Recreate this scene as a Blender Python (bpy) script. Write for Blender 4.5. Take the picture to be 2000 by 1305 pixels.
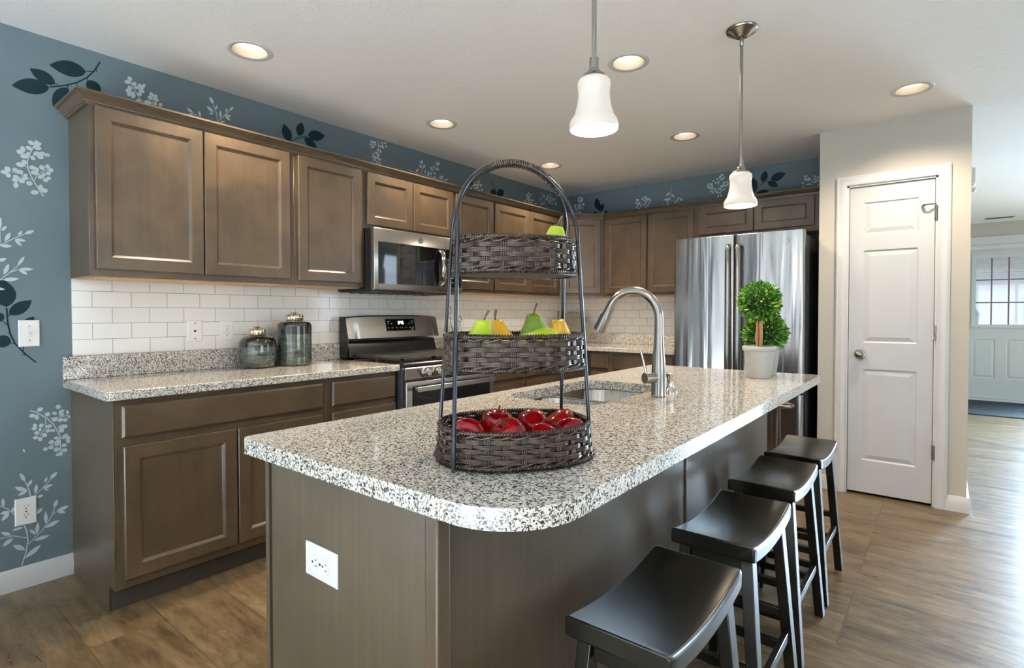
import bpy, bmesh, math, random
from math import sin, cos, pi, radians
from mathutils import Vector, Matrix

for _o in list(bpy.data.objects):
    bpy.data.objects.remove(_o)
SC = bpy.context.scene
COL = SC.collection
H, YB, YP = 2.476, 4.27, 3.612           # ceiling height, kitchen back wall, pantry front

# ------------------------------------------------------------------ camera
cd = bpy.data.cameras.new('camera')
cam = bpy.data.objects.new('camera', cd)
COL.objects.link(cam)
cam.location = (3.1988, -0.6974, 1.2238)
cam.rotation_euler = (radians(90) - 0.018264, 0, 0.673468)
cd.sensor_fit = 'HORIZONTAL'
cd.sensor_width = 36.0
cd.lens = 36.0 * 1059.83 / 2000.0
cd.shift_y = -(652.5 - 630.73) / 2000.0
cd.clip_start = 0.02
SC.camera = cam

# ------------------------------------------------------------------ world, exposure, daylight
w = bpy.data.worlds.new('daylight')
SC.world = w
w.use_nodes = True
_b = w.node_tree.nodes['Background']
_b.inputs[0].default_value = (0.93, 0.96, 1.0, 1)
_b.inputs[1].default_value = 0.55
vs = SC.view_settings
vs.view_transform = 'Standard'
vs.look = 'None'
vs.exposure = 1.16
vs.gamma = 1.0
vs.use_curve_mapping = False
SC.cycles.use_denoising = True
SC.cycles.max_bounces = 8
SC.cycles.diffuse_bounces = 4
SC.cycles.glossy_bounces = 4
SC.cycles.transmission_bounces = 6
SC.cycles.transparent_max_bounces = 8
SC.cycles.sample_clamp_indirect = 6.0
SC.cycles.caustics_reflective = False
SC.cycles.caustics_refractive = False


def window_light(name, loc, rot, sx, sy, power, col):
    l = bpy.data.lights.new(name, 'AREA')
    l.shape = 'RECTANGLE'; l.size = sx; l.size_y = sy; l.energy = power; l.color = col
    o = bpy.data.objects.new(name, l); COL.objects.link(o)
    o.location = loc; o.rotation_euler = rot
    return o

DAY = (0.80, 0.90, 1.0)
_s = window_light('added_sun_bounce_lamp', (3.1, -7.6, 4.75), (radians(44), 0, 0), 6.2, 2.0, 1900, (0.76, 0.88, 1.0))  # added area lamp standing in for sun; its floor bounce brightens the ceiling
_s.data.spread = radians(14)
window_light('daylight_patio_door', (1.45, -4.42, 1.08), (radians(-90), 0, pi), 2.3, 2.0, 8, DAY)
window_light('daylight_dining_window', (4.5, -4.42, 1.35), (radians(-90), 0, pi), 2.9, 1.7, 22, DAY)
_h = window_light('daylight_hall_window', (6.82, 6.6, 1.6), (radians(-68), 0, radians(-90)), 2.6, 1.6, 40, (0.68, 0.84, 1.0))
_e = window_light('daylight_entry_window', (5.4, 9.70, 1.5), (radians(-62), 0, 0), 1.9, 2.0, 430, (0.58, 0.79, 1.0))
_h.data.spread = _e.data.spread = radians(105)
window_light('daylight_living_window', (6.82, 0.6, 1.4), (radians(-90), 0, radians(-90)), 2.2, 1.5, 25, DAY)


# ------------------------------------------------------------------ materials
def rgb(h, s=1.0):
    h = h.lstrip('#')
    c = [int(h[i:i + 2], 16) / 255 for i in (0, 2, 4)]
    c = [(x / 12.92 if x <= 0.04045 else ((x + 0.055) / 1.055) ** 2.4) * s for x in c]
    return (c[0], c[1], c[2], 1)


class NT:
    def __init__(s, name):
        s.m = bpy.data.materials.new(name); s.m.use_nodes = True
        s.t = s.m.node_tree; s.n = s.t.nodes; s.l = s.t.links
        s.b = s.n['Principled BSDF']; s.out = s.n['Material Output']
        s._pos = None

    def new(s, typ, **kw):
        x = s.n.new(typ)
        for k, v in kw.items():
            setattr(x, k, v)
        return x

    def link(s, a, b): s.l.new(a, b)

    def pos(s):
        if s._pos is None:
            s._pos = s.new('ShaderNodeNewGeometry').outputs['Position']
        return s._pos

    def obj(s):
        return s.new('ShaderNodeTexCoord').outputs['Object']

    def mapping(s, vec, scale=(1, 1, 1), loc=(0, 0, 0), rot=(0, 0, 0)):
        m = s.new('ShaderNodeMapping')
        m.inputs['Scale'].default_value = scale; m.inputs['Location'].default_value = loc
        m.inputs['Rotation'].default_value = rot
        s.link(vec, m.inputs['Vector']); return m.outputs['Vector']

    def noise(s, vec, scale=5, detail=3, rough=0.5, dist=0.0, out='Fac'):
        x = s.new('ShaderNodeTexNoise')
        x.inputs['Scale'].default_value = scale; x.inputs['Detail'].default_value = detail
        x.inputs['Roughness'].default_value = rough; x.inputs['Distortion'].default_value = dist
        s.link(vec, x.inputs['Vector']); return x.outputs[out]

    def ramp(s, fac, stops, interp='LINEAR'):
        x = s.new('ShaderNodeValToRGB'); x.color_ramp.interpolation = interp
        e = x.color_ramp.elements
        while len(e) < len(stops): e.new(0.5)
        for i, (p, c) in enumerate(stops):
            e[i].position = p; e[i].color = c if len(c) == 4 else (*c, 1)
        s.link(fac, x.inputs['Fac']); return x.outputs['Color']

    def mix(s, fac, a, b, mode='MIX'):
        x = s.new('ShaderNodeMix', data_type='RGBA', blend_type=mode)
        if isinstance(fac, (int, float)): x.inputs[0].default_value = fac
        else: s.link(fac, x.inputs[0])
        for v, i in ((a, 6), (b, 7)):
            if isinstance(v, tuple): x.inputs[i].default_value = v if len(v) == 4 else (*v, 1)
            else: s.link(v, x.inputs[i])
        return x.outputs[2]

    def math(s, op, a, b=None):
        x = s.new('ShaderNodeMath', operation=op)
        for i, v in enumerate((a, b)):
            if v is None: continue
            if isinstance(v, (int, float)): x.inputs[i].default_value = v
            else: s.link(v, x.inputs[i])
        return x.outputs[0]

    def bump(s, hgt, strength=0.2, dist=0.01):
        x = s.new('ShaderNodeBump'); x.inputs['Strength'].default_value = strength
        x.inputs['Distance'].default_value = dist
        s.link(hgt, x.inputs['Height']); s.link(x.outputs['Normal'], s.b.inputs['Normal']); return x

    def set(s, **kw):
        for k, v in kw.items():
            i = s.b.inputs[k.replace('_', ' ')]
            if hasattr(v, 'is_linked') or isinstance(v, bpy.types.NodeSocket): s.link(v, i)
            else: i.default_value = v
        return s


def simple(name, col, rough=0.5, metal=0.0, var=0.06, vscale=30, bump=0.0, bscale=200, coat=0.0, **kw):
    t = NT(name)
    n = t.noise(t.obj(), vscale, 3)
    d = tuple(c * (1 - var) for c in col[:3]) + (1,)
    l = tuple(min(1, c * (1 + var)) for c in col[:3]) + (1,)
    t.set(Base_Color=t.ramp(n, [(0.3, d), (0.7, l)]), Roughness=rough, Metallic=metal)
    if coat: t.set(Coat_Weight=coat, Coat_Roughness=0.12)
    for k, v in kw.items(): t.set(**{k: v})
    if bump: t.bump(t.noise(t.obj(), bscale, 2), bump, 0.002)
    return t.m


def m_wood(name, stretch, dark, light, rough=0.34, blotch=0.55):
    t = NT(name)
    v = t.mapping(t.pos(), stretch)
    g = t.noise(v, 1.0, 6, 0.65, 0.6)
    b = t.noise(t.pos(), 5.0, 4, 0.55, 0.5)
    c1 = t.ramp(g, [(0.30, dark), (0.72, light)])
    c2 = t.ramp(b, [(0.36, (0.74, 0.73, 0.71)), (0.64, (1.24, 1.21, 1.17))])
    t.set(Base_Color=t.mix(blotch, c1, c2, 'MULTIPLY'), Roughness=rough, Coat_Weight=0.15, Coat_Roughness=0.3)
    t.bump(g, 0.06, 0.002)
    return t.m


def m_granite():
    t = NT('granite')
    wob = t.noise(t.pos(), 190, 2, 0.5, 0, 'Color')
    vv = t.new('ShaderNodeVectorMath', operation='MULTIPLY_ADD')
    t.link(wob, vv.inputs[0]); vv.inputs[1].default_value = (0.008, 0.008, 0.008); t.link(t.pos(), vv.inputs[2])
    vo = t.new('ShaderNodeTexVoronoi'); vo.inputs['Scale'].default_value = 340
    t.link(vv.outputs[0], vo.inputs['Vector'])
    sep = t.new('ShaderNodeSeparateColor'); t.link(vo.outputs['Color'], sep.inputs[0])
    clus = t.noise(t.pos(), 95, 3, 0.6)
    k = t.math('ADD', t.math('MULTIPLY', sep.outputs[0], 0.62), t.math('MULTIPLY', clus, 0.62))
    c = t.ramp(k, [(0.0, rgb('#1b1c1e')), (0.44, rgb('#333130')), (0.46, rgb('#6f6a64')), (0.53, rgb('#9b948a')),
                   (0.555, rgb('#cdc7bb')), (0.70, rgb('#dad5cb')), (0.9, rgb('#e6e2da'))])
    t.set(Base_Color=c, Roughness=0.09, Coat_Weight=0.3, Coat_Roughness=0.04)
    return t.m


def m_tile(name, horiz):
    t = NT(name)
    sx = t.new('ShaderNodeSeparateXYZ'); t.link(t.pos(), sx.inputs[0])
    cx = t.new('ShaderNodeCombineXYZ')
    t.link(t.math('ADD', sx.outputs[horiz], 0.08 if horiz == 1 else 0.03), cx.inputs[0])
    t.link(t.math('ADD', sx.outputs[2], -1.0215), cx.inputs[1])
    br = t.new('ShaderNodeTexBrick'); br.offset = 0.5; br.offset_frequency = 2; br.squash = 1.0
    t.link(cx.outputs[0], br.inputs['Vector'])
    br.inputs['Scale'].default_value = 1.0; br.inputs['Brick Width'].default_value = 0.16
    br.inputs['Row Height'].default_value = 0.0765; br.inputs['Mortar Size'].default_value = 0.0016
    br.inputs['Mortar Smooth'].default_value = 0.25; br.inputs['Bias'].default_value = 0.0
    br.inputs['Color1'].default_value = rgb('#efede8'); br.inputs['Color2'].default_value = rgb('#e9e7e1')
    br.inputs['Mortar'].default_value = rgb('#a9a59c')
    t.set(Base_Color=br.outputs['Color'], Roughness=0.12)
    t.bump(t.math('SUBTRACT', 1.0, br.outputs['Fac']), 0.5, 0.0015)
    return t.m


def m_floor():
    t = NT('oak_plank_floor')
    v = t.mapping(t.pos(), loc=(0.2, 0.131, 0))
    br = t.new('ShaderNodeTexBrick'); br.offset = 0.37; br.offset_frequency = 3
    t.link(v, br.inputs['Vector'])
    br.inputs['Scale'].default_value = 1.0; br.inputs['Brick Width'].default_value = 1.55
    br.inputs['Row Height'].default_value = 0.2475; br.inputs['Mortar Size'].default_value = 0.0022
    br.inputs['Mortar Smooth'].default_value = 0.1; br.inputs['Bias'].default_value = 0.0
    br.inputs['Color1'].default_value = (0, 0, 0, 1); br.inputs['Color2'].default_value = (1, 1, 1, 1)
    br.inputs['Mortar'].default_value = (0.5, 0.5, 0.5, 1)
    plank = br.outputs['Color']
    off = t.new('ShaderNodeVectorMath', operation='MULTIPLY_ADD')
    t.link(plank, off.inputs[0]); off.inputs[1].default_value = (7.3, 3.1, 5.0); t.link(t.pos(), off.inputs[2])
    g1 = t.noise(t.mapping(off.outputs[0], (3.0, 20, 1)), 1.0, 7, 0.62, 1.4)
    g2 = t.noise(t.mapping(off.outputs[0], (1.1, 5.5, 1)), 1.0, 4, 0.6, 1.8)
    base = t.ramp(g1, [(0.32, rgb('#594933')), (0.50, rgb('#6e5c43')), (0.68, rgb('#7f6c51'))])
    cloud = t.ramp(g2, [(0.34, (0.52, 0.47, 0.42)), (0.45, (0.92, 0.90, 0.88)), (0.64, (1.16, 1.15, 1.13))])
    c = t.mix(0.85, base, cloud, 'MULTIPLY')
    g3 = t.noise(t.mapping(off.outputs[0], (4.5, 13, 1)), 1.0, 9, 0.72, 2.2)
    c = t.mix(0.8, c, t.ramp(g3, [(0.35, (0.50, 0.44, 0.38)), (0.45, (0.86, 0.84, 0.81)), (0.55, (1.05, 1.04, 1.02)), (0.66, (1.22, 1.19, 1.15))]), 'MULTIPLY')
    tone = t.ramp(plank, [(0.0, (0.84, 0.82, 0.80)), (1.0, (1.10, 1.10, 1.12))])
    c = t.mix(0.9, c, tone, 'MULTIPLY')
    c = t.mix(t.math('MULTIPLY', br.outputs['Fac'], 0.6), c, rgb('#3a2d22'))
    t.set(Base_Color=c, Roughness=t.math('ADD', t.math('MULTIPLY', g1, 0.18), 0.22))
    t.bump(t.math('SUBTRACT', t.math('MULTIPLY', g1, 0.15), br.outputs['Fac']), 0.25, 0.002)
    return t.m


def m_steel(name, col, rough, stretch, wav=0.0, streak=0.06):
    t = NT(name)
    n = t.noise(t.mapping(t.obj(), stretch), 1.0, 3, 0.6)
    t.set(Base_Color=col, Metallic=1.0,
          Roughness=t.math('ADD', t.math('MULTIPLY', n, streak), rough))
    if wav:
        t.bump(t.noise(t.mapping(t.pos(), (9.0, 9.0, 0.5)), 1.0, 2, 0.5, 0.5), wav, 0.03)
    return t.m


def m_ceiling():
    t = NT('knockdown_ceiling_paint')
    n = t.noise(t.mapping(t.pos(), (1, 1, 1)), 22, 4, 0.6, 0.5)
    t.set(Base_Color=rgb('#f6f4f0'), Roughness=0.9)
    t.bump(t.ramp(n, [(0.52, (0, 0, 0)), (0.62, (1, 1, 1))]), 0.16, 0.004)
    return t.m


def m_glass(name, tint=(1, 1, 1, 1), refl=0.12, see=1.0):
    t = NT(name)
    tr = t.new('ShaderNodeBsdfTransparent'); tr.inputs[0].default_value = tint
    gl = t.new('ShaderNodeBsdfGlossy'); gl.inputs['Roughness'].default_value = 0.02
    fr = t.new('ShaderNodeLayerWeight'); fr.inputs['Blend'].default_value = 0.35
    mx = t.new('ShaderNodeMixShader')
    t.link(t.math('ADD', t.math('MULTIPLY', fr.outputs['Fresnel'], 0.6), refl * 0.3), mx.inputs[0])
    t.link(tr.outputs[0], mx.inputs[1]); t.link(gl.outputs[0], mx.inputs[2])
    t.link(mx.outputs[0], t.out.inputs['Surface'])
    return t.m


def m_emit(name, col, strength):
    t = NT(name)
    t.set(Base_Color=col, Emission_Color=col, Emission_Strength=strength, Roughness=0.4)
    return t.m


M = {}
M['paint_blue'] = simple('blue_grey_wallpaper', rgb('#5f6e73'), 0.6, 0, 0.05, 2.0, 0.08, 380, Specular_IOR_Level=0.3)
M['print_white'] = simple('pale_leaf_print', rgb('#b9c4c4'), 0.6, 0, 0.03, Specular_IOR_Level=0.3)
M['print_teal'] = simple('dark_teal_leaf_print', rgb('#06242b'), 0.6, 0, 0.08, Specular_IOR_Level=0.2)
M['paint_greige'] = simple('warm_grey_wall_paint', rgb('#bbb6ab'), 0.7, 0, 0.02, 3, 0.05, 300)
M['trim_white'] = simple('white_trim_paint', rgb('#c9c9c9'), 0.35, 0, 0.01, 8)
M['door_white'] = simple('white_door_paint', rgb('#bcbec0'), 0.4, 0, 0.015, 6)
M['entry_paint'] = simple('entry_door_paint', rgb('#c0c4bf'), 0.45, 0, 0.02, 6)
M['ceiling'] = m_ceiling()
M['floor'] = m_floor()
M['bounce_floor'] = simple('pale_bounce_floor', rgb('#e9e8e6'), 0.6, 0, 0.03, 3)  # pale reflector surface, added out of view to bounce light upward
M['cab'] = m_wood('stained_maple', (30, 30, 2.0), rgb('#483b2c'), rgb('#524331'), 0.34, 0.8)
M['cab_flat'] = m_wood('stained_maple_drawer', (30, 2.0, 30), rgb('#483b2c'), rgb('#524331'), 0.34, 0.8)
M['cab_end'] = m_wood('stained_maple_side', (50, 50, 1.6), rgb('#443a2b'), rgb('#514534'), 0.4, 0.4)
M['cab_under'] = m_wood('natural_maple_underside', (6, 6, 6), rgb('#b58a58'), rgb('#cfa673'), 0.5, 0.3)
M['toe'] = simple('toe_kick_board', rgb('#3b342c'), 0.6, 0, 0.1, 12)
M['granite'] = m_granite()
M['tile_y'] = m_tile('white_subway_tile_long_wall', 1)
M['tile_x'] = m_tile('white_subway_tile_short_wall', 0)
M['steel'] = m_steel('brushed_steel', (0.50, 0.48, 0.45, 1), 0.20, (3, 3, 240))
M['steel_fridge'] = m_steel('fridge_steel', (0.41, 0.41, 0.41, 1), 0.17, (260, 260, 3), 0.45)
M['nickel'] = m_steel('brushed_nickel', (0.29, 0.275, 0.25, 1), 0.19, (120, 120, 120))
M['chrome'] = m_steel('polished_chrome', (0.50, 0.48, 0.45, 1), 0.08, (20, 20, 20))
M['sink'] = m_steel('sink_steel', (0.36, 0.325, 0.28, 1), 0.24, (200, 200, 6))
M['black_enamel'] = simple('black_enamel', rgb('#1c1d1e'), 0.22, 0, 0.1, 20)
M['dark_body'] = simple('dark_grey_appliance_side', rgb('#3a3d41'), 0.45, 0, 0.12, 60, 0.15, 420)
M['black_glass'] = simple('black_glass', rgb('#0b0c0d'), 0.04, 0, 0.05, 8)
M['iron'] = simple('cast_iron', rgb('#26241f'), 0.5, 0, 0.15, 60)
M['plate'] = simple('white_plastic', rgb('#eceae7'), 0.3, 0, 0.01, 8)
M['slot'] = simple('dark_slot', rgb('#2a2724'), 0.6, 0, 0.05)
M['stool'] = m_wood('black_stained_wood', (4, 40, 40), rgb('#080704'), rgb('#1a170e'), 0.24, 0.5)
M['rod'] = simple('dark_metal_rod', rgb('#34363a'), 0.3, 0.8, 0.1, 50)
M['wicker'] = simple('dark_woven_wicker', rgb('#382a20'), 0.24, 0, 0.5, 55)
M['wicker_dark'] = simple('woven_basket_floor', rgb('#30261e'), 0.5, 0, 0.4, 90, 0.8, 260)
M['pear_green'] = simple('green_pear_skin', rgb('#a8bd24'), 0.35, 0, 0.12, 22)
M['pear_dark'] = simple('dark_green_pear_skin', rgb('#6f8d1d'), 0.35, 0, 0.18, 30)
M['pear_yellow'] = simple('yellow_pear_skin', rgb('#e0a92c'), 0.35, 0, 0.12, 18)
M['fruit_stem'] = simple('fruit_stem', rgb('#5d4a22'), 0.6, 0, 0.2)
M['pot'] = simple('pale_grey_pot', rgb('#adaca8'), 0.6, 0, 0.05, 14, 0.1, 120)
M['moss'] = simple('brown_moss', rgb('#54431f'), 0.9, 0, 0.4, 60, 0.8, 120)
M['twig'] = simple('tan_twig', rgb('#b98a5c'), 0.6, 0, 0.25, 40)
M['can_baffle'] = simple('white_can_baffle', rgb('#c2b6a2'), 0.5, 0, 0.01)
M['lamp_lens'] = m_emit('lit_lamp_lens', (1.0, 0.90, 0.76, 1), 1.7)
M['bulb'] = m_emit('lit_bulb', (1.0, 0.86, 0.66, 1), 2.0)
M['digits'] = m_emit('lit_clock_digits', (0.9, 0.97, 1.0, 1), 2.2)
M['badge'] = simple('grey_badge', rgb('#6e7072'), 0.35, 0.5, 0.05)
M['keys'] = simple('pale_key_print', rgb('#a9adb0'), 0.5)
M['gold'] = m_steel('gold_lid', (0.60, 0.50, 0.38, 1), 0.10, (30, 30, 30))
M['pane'] = m_glass('window_pane')
M['cruet_glass'] = m_glass('clear_cruet_glass', (0.90, 0.93, 0.92, 1), 0.5)
M['mat'] = simple('navy_door_mat', rgb('#1a2a31'), 0.95, 0, 0.12, 40, 0.6, 300)
M['mat_print'] = simple('black_mat_print', rgb('#060d10'), 0.95, 0, 0.1)
M['rattan'] = simple('pale_lattice_plate', rgb('#a39880'), 0.5, 0, 0.2, 60)
M['concrete'] = simple('pale_concrete', rgb('#d8d8d6'), 0.9, 0, 0.05, 3)
M['siding'] = simple('pale_house_siding', rgb('#d5dde6'), 0.8, 0, 0.02, 2)
M['roofing'] = simple('grey_roof_shingle', rgb('#9aa1a0'), 0.9, 0, 0.12, 8)
M['lamp_post'] = simple('grey_lamp_post', rgb('#6b6f72'), 0.6, 0, 0.05)


def _shade():
    t = NT('frosted_white_glass_shade')
    t.set(Base_Color=(0.42, 0.405, 0.38, 1), Roughness=0.25, Emission_Color=(1.0, 0.84, 0.64, 1), Emission_Strength=0.15)
    return t.m
M['shade'] = _shade()


def _leafmat():
    t = NT('boxwood_leaves')
    g = t.new('ShaderNodeNewGeometry')
    t.set(Base_Color=t.ramp(g.outputs['Random Per Island'], [(0.0, rgb('#1c4a12')), (0.45, rgb('#3a7a1c')), (0.8, rgb('#6fa033')), (1.0, rgb('#b3c65a'))]), Roughness=0.42)
    return t.m
M['leaf_core'] = simple('foliage_gap_shade', rgb('#12300c'), 0.8, 0, 0.3, 60)  # dark core colour paints in the shade between the leaves
M['leaf'] = _leafmat()


def _apple():
    t = NT('glossy_red_apple')
    n = t.noise(t.obj(), 14, 3, 0.6, 0.4)
    t.set(Base_Color=t.ramp(n, [(0.3, rgb('#4a0006')), (0.52, rgb('#86000a')), (0.64, rgb('#98100c')), (0.76, rgb('#a8551f'))]),
          Roughness=0.16, Coat_Weight=0.2, Coat_Roughness=0.05, Specular_IOR_Level=0.25)
    return t.m
M['apple'] = _apple()


def _jar():
    t = NT('smoked_glass_with_frosted_foil_band')
    sx = t.new('ShaderNodeSeparateXYZ'); t.link(t.obj(), sx.inputs[0])
    n = t.noise(t.mapping(t.obj(), (14, 14, 60)), 1.0, 5, 0.7, 1.2)
    foil = t.ramp(n, [(0.3, rgb('#232a28')), (0.5, rgb('#465049')), (0.74, rgb('#788078'))])
    band = t.new('ShaderNodeValue'); band.outputs[0].default_value = 0.118
    edge = t.math('GREATER_THAN', sx.outputs[2], band.outputs[0])
    t.set(Base_Color=t.mix(edge, foil, rgb('#15140f')), Roughness=0.06, Metallic=0.25, Coat_Weight=0.8, Coat_Roughness=0.03)
    t.bump(n, 0.25, 0.002)
    return t.m
M['jar'] = _jar()
M['jar_tall'] = M['jar'].copy()
for _x in M['jar_tall'].node_tree.nodes:
    if _x.type == 'VALUE': _x.outputs[0].default_value = 0.185
M['jar_tall'].name = 'tall_smoked_glass_with_frosted_foil_band'


# ------------------------------------------------------------------ mesh builder
class MB:
    def __init__(s): s.v = []; s.f = []; s.mi = []

    def add(s, vs, fs, mi=0):
        k = len(s.v); s.v += [tuple(v) for v in vs]
        s.f += [tuple(i + k for i in f) for f in fs]; s.mi += [mi] * len(fs)
        return s

    def box(s, x0, x1, y0, y1, z0, z1, mi=0):
        v = [(x, y, z) for z in (z0, z1) for y in (y0, y1) for x in (x0, x1)]
        return s.add(v, [(0, 2, 3, 1), (4, 5, 7, 6), (0, 1, 5, 4), (2, 6, 7, 3), (0, 4, 6, 2), (1, 3, 7, 5)], mi)

    def hexa(s, a, b, mi=0):          # two quads (lists of 4 points), a below b
        return s.add(list(a) + list(b), [(0, 3, 2, 1), (4, 5, 6, 7), (0, 1, 5, 4), (1, 2, 6, 5), (2, 3, 7, 6), (3, 0, 4, 7)], mi)

    def loft(s, rings, cap0=True, cap1=True, close=True, mi=0):
        n = len(rings[0]); vs = [p for r in rings for p in r]; fs = []
        for i in range(len(rings) - 1):
            for j in range(n if close else n - 1):
                a, b = i * n + j, i * n + (j + 1) % n
                fs.append((a, b, b + n, a + n))
        if cap0: fs.append(tuple(range(n - 1, -1, -1)))
        if cap1: fs.append(tuple(range((len(rings) - 1) * n, len(rings) * n)))
        return s.add(vs, fs, mi)

    def lathe(s, prof, seg=32, c=(0, 0, 0), cap0=True, cap1=True, mi=0, lobes=None):
        rings = []
        for (r, z) in prof:
            rr = []
            for k in range(seg):
                t = 2 * pi * k / seg
                q = r * (1 + (lobes(t, z) if lobes else 0))
                rr.append((c[0] + q * cos(t), c[1] + q * sin(t), c[2] + z))
            rings.append(rr)
        return s.loft(rings, cap0, cap1, True, mi)

    def tube(s, path, r, seg=8, closed=False, caps=True, mi=0, sq=None):
        P = [Vector(p) for p in path]; n = len(P); rings = []
        up = None
        for i in range(n):
            if closed: d = (P[(i + 1) % n] - P[i - 1])
            else: d = P[min(i + 1, n - 1)] - P[max(i - 1, 0)]
            d.normalize()
            if up is None:
                up = Vector((0, 0, 1)) if abs(d.z) < 0.9 else Vector((1, 0, 0))
            a = d.cross(up)
            if a.length < 1e-6: a = d.orthogonal()
            a.normalize(); b = a.cross(d); b.normalize(); up = b
            rr = r[i] if isinstance(r, (list, tuple)) else r
            ring = []
            for k in range(seg):
                t = 2 * pi * (k + 0.5) / seg
                ca, sa = cos(t) * rr, sin(t) * rr
                if sq: ca, sa = ca * sq[0], sa * sq[1]
                ring.append(tuple(P[i] + a * ca + b * sa))
            rings.append(ring)
        if closed: rings.append(rings[0])
        return s.loft(rings, caps and not closed, caps and not closed, True, mi)

    def prism(s, poly, axis, a, b, mi=0):
        def pt(u, v, w):
            return {'x': (w, u, v), 'y': (u, w, v), 'z': (u, v, w)}[axis]
        n = len(poly)
        r0 = [pt(u, v, a) for u, v in poly]; r1 = [pt(u, v, b) for u, v in poly]
        return s.loft([r0, r1], True, True, True, mi)

    def panel(s, O, U, V, N, wd, ht, rings, mi=0):
        """rectangular front: rings = [(inset, depth along N)] from the back outwards, capped in the middle."""
        O, U, V, N = map(Vector, (O, U, V, N)); rr = []
        for (i, d) in rings:
            rr.append([tuple(O + U * a + V * b + N * d) for a, b in ((i, i), (wd - i, i), (wd - i, ht - i), (i, ht - i))])
        return s.loft(rr, True, True, True, mi)

    def move(s, m):
        s.v = [tuple(m @ Vector(v)) for v in s.v]; return s


def wmat(o):
    if o is None: return Matrix.Identity(4)
    loc = Matrix.LocRotScale(o.location, o.rotation_euler, o.scale)
    return (wmat(o.parent) @ o.matrix_parent_inverse @ loc) if o.parent else loc


def obj(name, mb, mats, parent=None, local=False, bevel=0.0, seg=2, smooth=35, subsurf=0):
    me = bpy.data.meshes.new(name)
    me.from_pydata(mb.v, [], mb.f)
    if not isinstance(mats, (list, tuple)): mats = [mats]
    for m in mats: me.materials.append(M[m] if isinstance(m, str) else m)
    me.polygons.foreach_set('material_index', mb.mi)
    bm = bmesh.new(); bm.from_mesh(me)
    bmesh.ops.recalc_face_normals(bm, faces=bm.faces)
    bm.to_mesh(me); bm.free()
    if smooth:
        me.polygons.foreach_set('use_smooth', [True] * len(me.polygons))
        me.set_sharp_from_angle(angle=radians(smooth))
    me.update()
    o = bpy.data.objects.new(name, me); COL.objects.link(o)
    if parent is not None:
        o.parent = parent
        if not local: o.matrix_parent_inverse = wmat(parent).inverted()
    if bevel:
        b = o.modifiers.new('edge', 'BEVEL'); b.width = bevel; b.segments = seg
        b.limit_method = 'ANGLE'; b.angle_limit = radians(40); b.harden_normals = False
    if subsurf:
        b = o.modifiers.new('smooth', 'SUBSURF'); b.levels = subsurf; b.render_levels = subsurf
    return o


def tag(o, label, cat, group=None):
    o['label'] = label; o['category'] = cat
    if group: o['group'] = group
    return o


def thing(name, label, cat, loc=(0, 0, 0), rotz=0.0, group=None):
    o = bpy.data.objects.new(name, None); COL.objects.link(o)
    o.empty_display_size = 0.05
    o.location = loc; o.rotation_euler = (0, 0, rotz)
    return tag(o, label, cat, group)


def struct(name, mb, mats, parent=None, **kw):
    o = obj(name, mb, mats, parent, **kw)
    if parent is None: o['kind'] = 'structure'
    return o


def dup(root, label, loc=None, rot=None):
    r = root.copy(); COL.objects.link(r)
    if loc is not None: r.location = loc
    if rot is not None: r.rotation_euler = rot
    r['label'] = label
    for ch in list(root.children):
        c = ch.copy(); COL.objects.link(c); c.parent = r
        for g in list(ch.children):
            d = g.copy(); COL.objects.link(d); d.parent = c
    return r


DOOR = [(0, 0), (0, 0.016), (0.004, 0.020), (0.054, 0.020), (0.060, 0.0165), (0.066, 0.010)]
SLAB = [(0, 0), (0, 0.013), (0.009, 0.020)]

# ================================================================== the setting
XR, YF, YE = 6.6, -4.2, 9.35             # right wall, wall behind the camera, entry wall
struct('floor', MB().box(-0.1, XR + 0.1, -1.25, YE + 0.1, -0.06, 0), 'floor', smooth=0)
struct('floor_bounce', MB().box(-0.1, XR + 0.1, YF - 0.1, -1.25, -0.06, 0), 'bounce_floor', smooth=0)  # unseen floor area made pale to throw light onto the ceiling

CANS = [(0.587, 0.567), (0.58, 1.84), (0.56, 3.13), (1.945, 1.808), (1.745, 3.09), (3.04, 3.092)]


def ceiling():
    bm = bmesh.new()
    def loop(pts):
        vs = [bm.verts.new((x, y, H)) for x, y in pts]
        return [bm.edges.new((vs[i], vs[(i + 1) % len(vs)])) for i in range(len(vs))]
    ed = loop([(-0.1, YF - 0.1), (XR + 0.1, YF - 0.1), (XR + 0.1, YE + 0.1), (-0.1, YE + 0.1)])
    for (x, y) in CANS:
        ed += loop([(x + 0.078 * cos(2 * pi * k / 32), y + 0.078 * sin(2 * pi * k / 32)) for k in range(32)])
    bmesh.ops.triangle_fill(bm, use_beauty=True, use_dissolve=False, edges=ed, normal=(0, 0, -1))
    mb = MB(); bm.verts.index_update()
    mb.add([v.co[:] for v in bm.verts], [tuple(v.index for v in f.verts) for f in bm.faces])
    bm.free()
    mb.box(-0.1, XR + 0.1, YF - 0.1, YE + 0.1, H + 0.2, H + 0.25)
    struct('ceiling', mb, 'ceiling', smooth=0)
ceiling()

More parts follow.
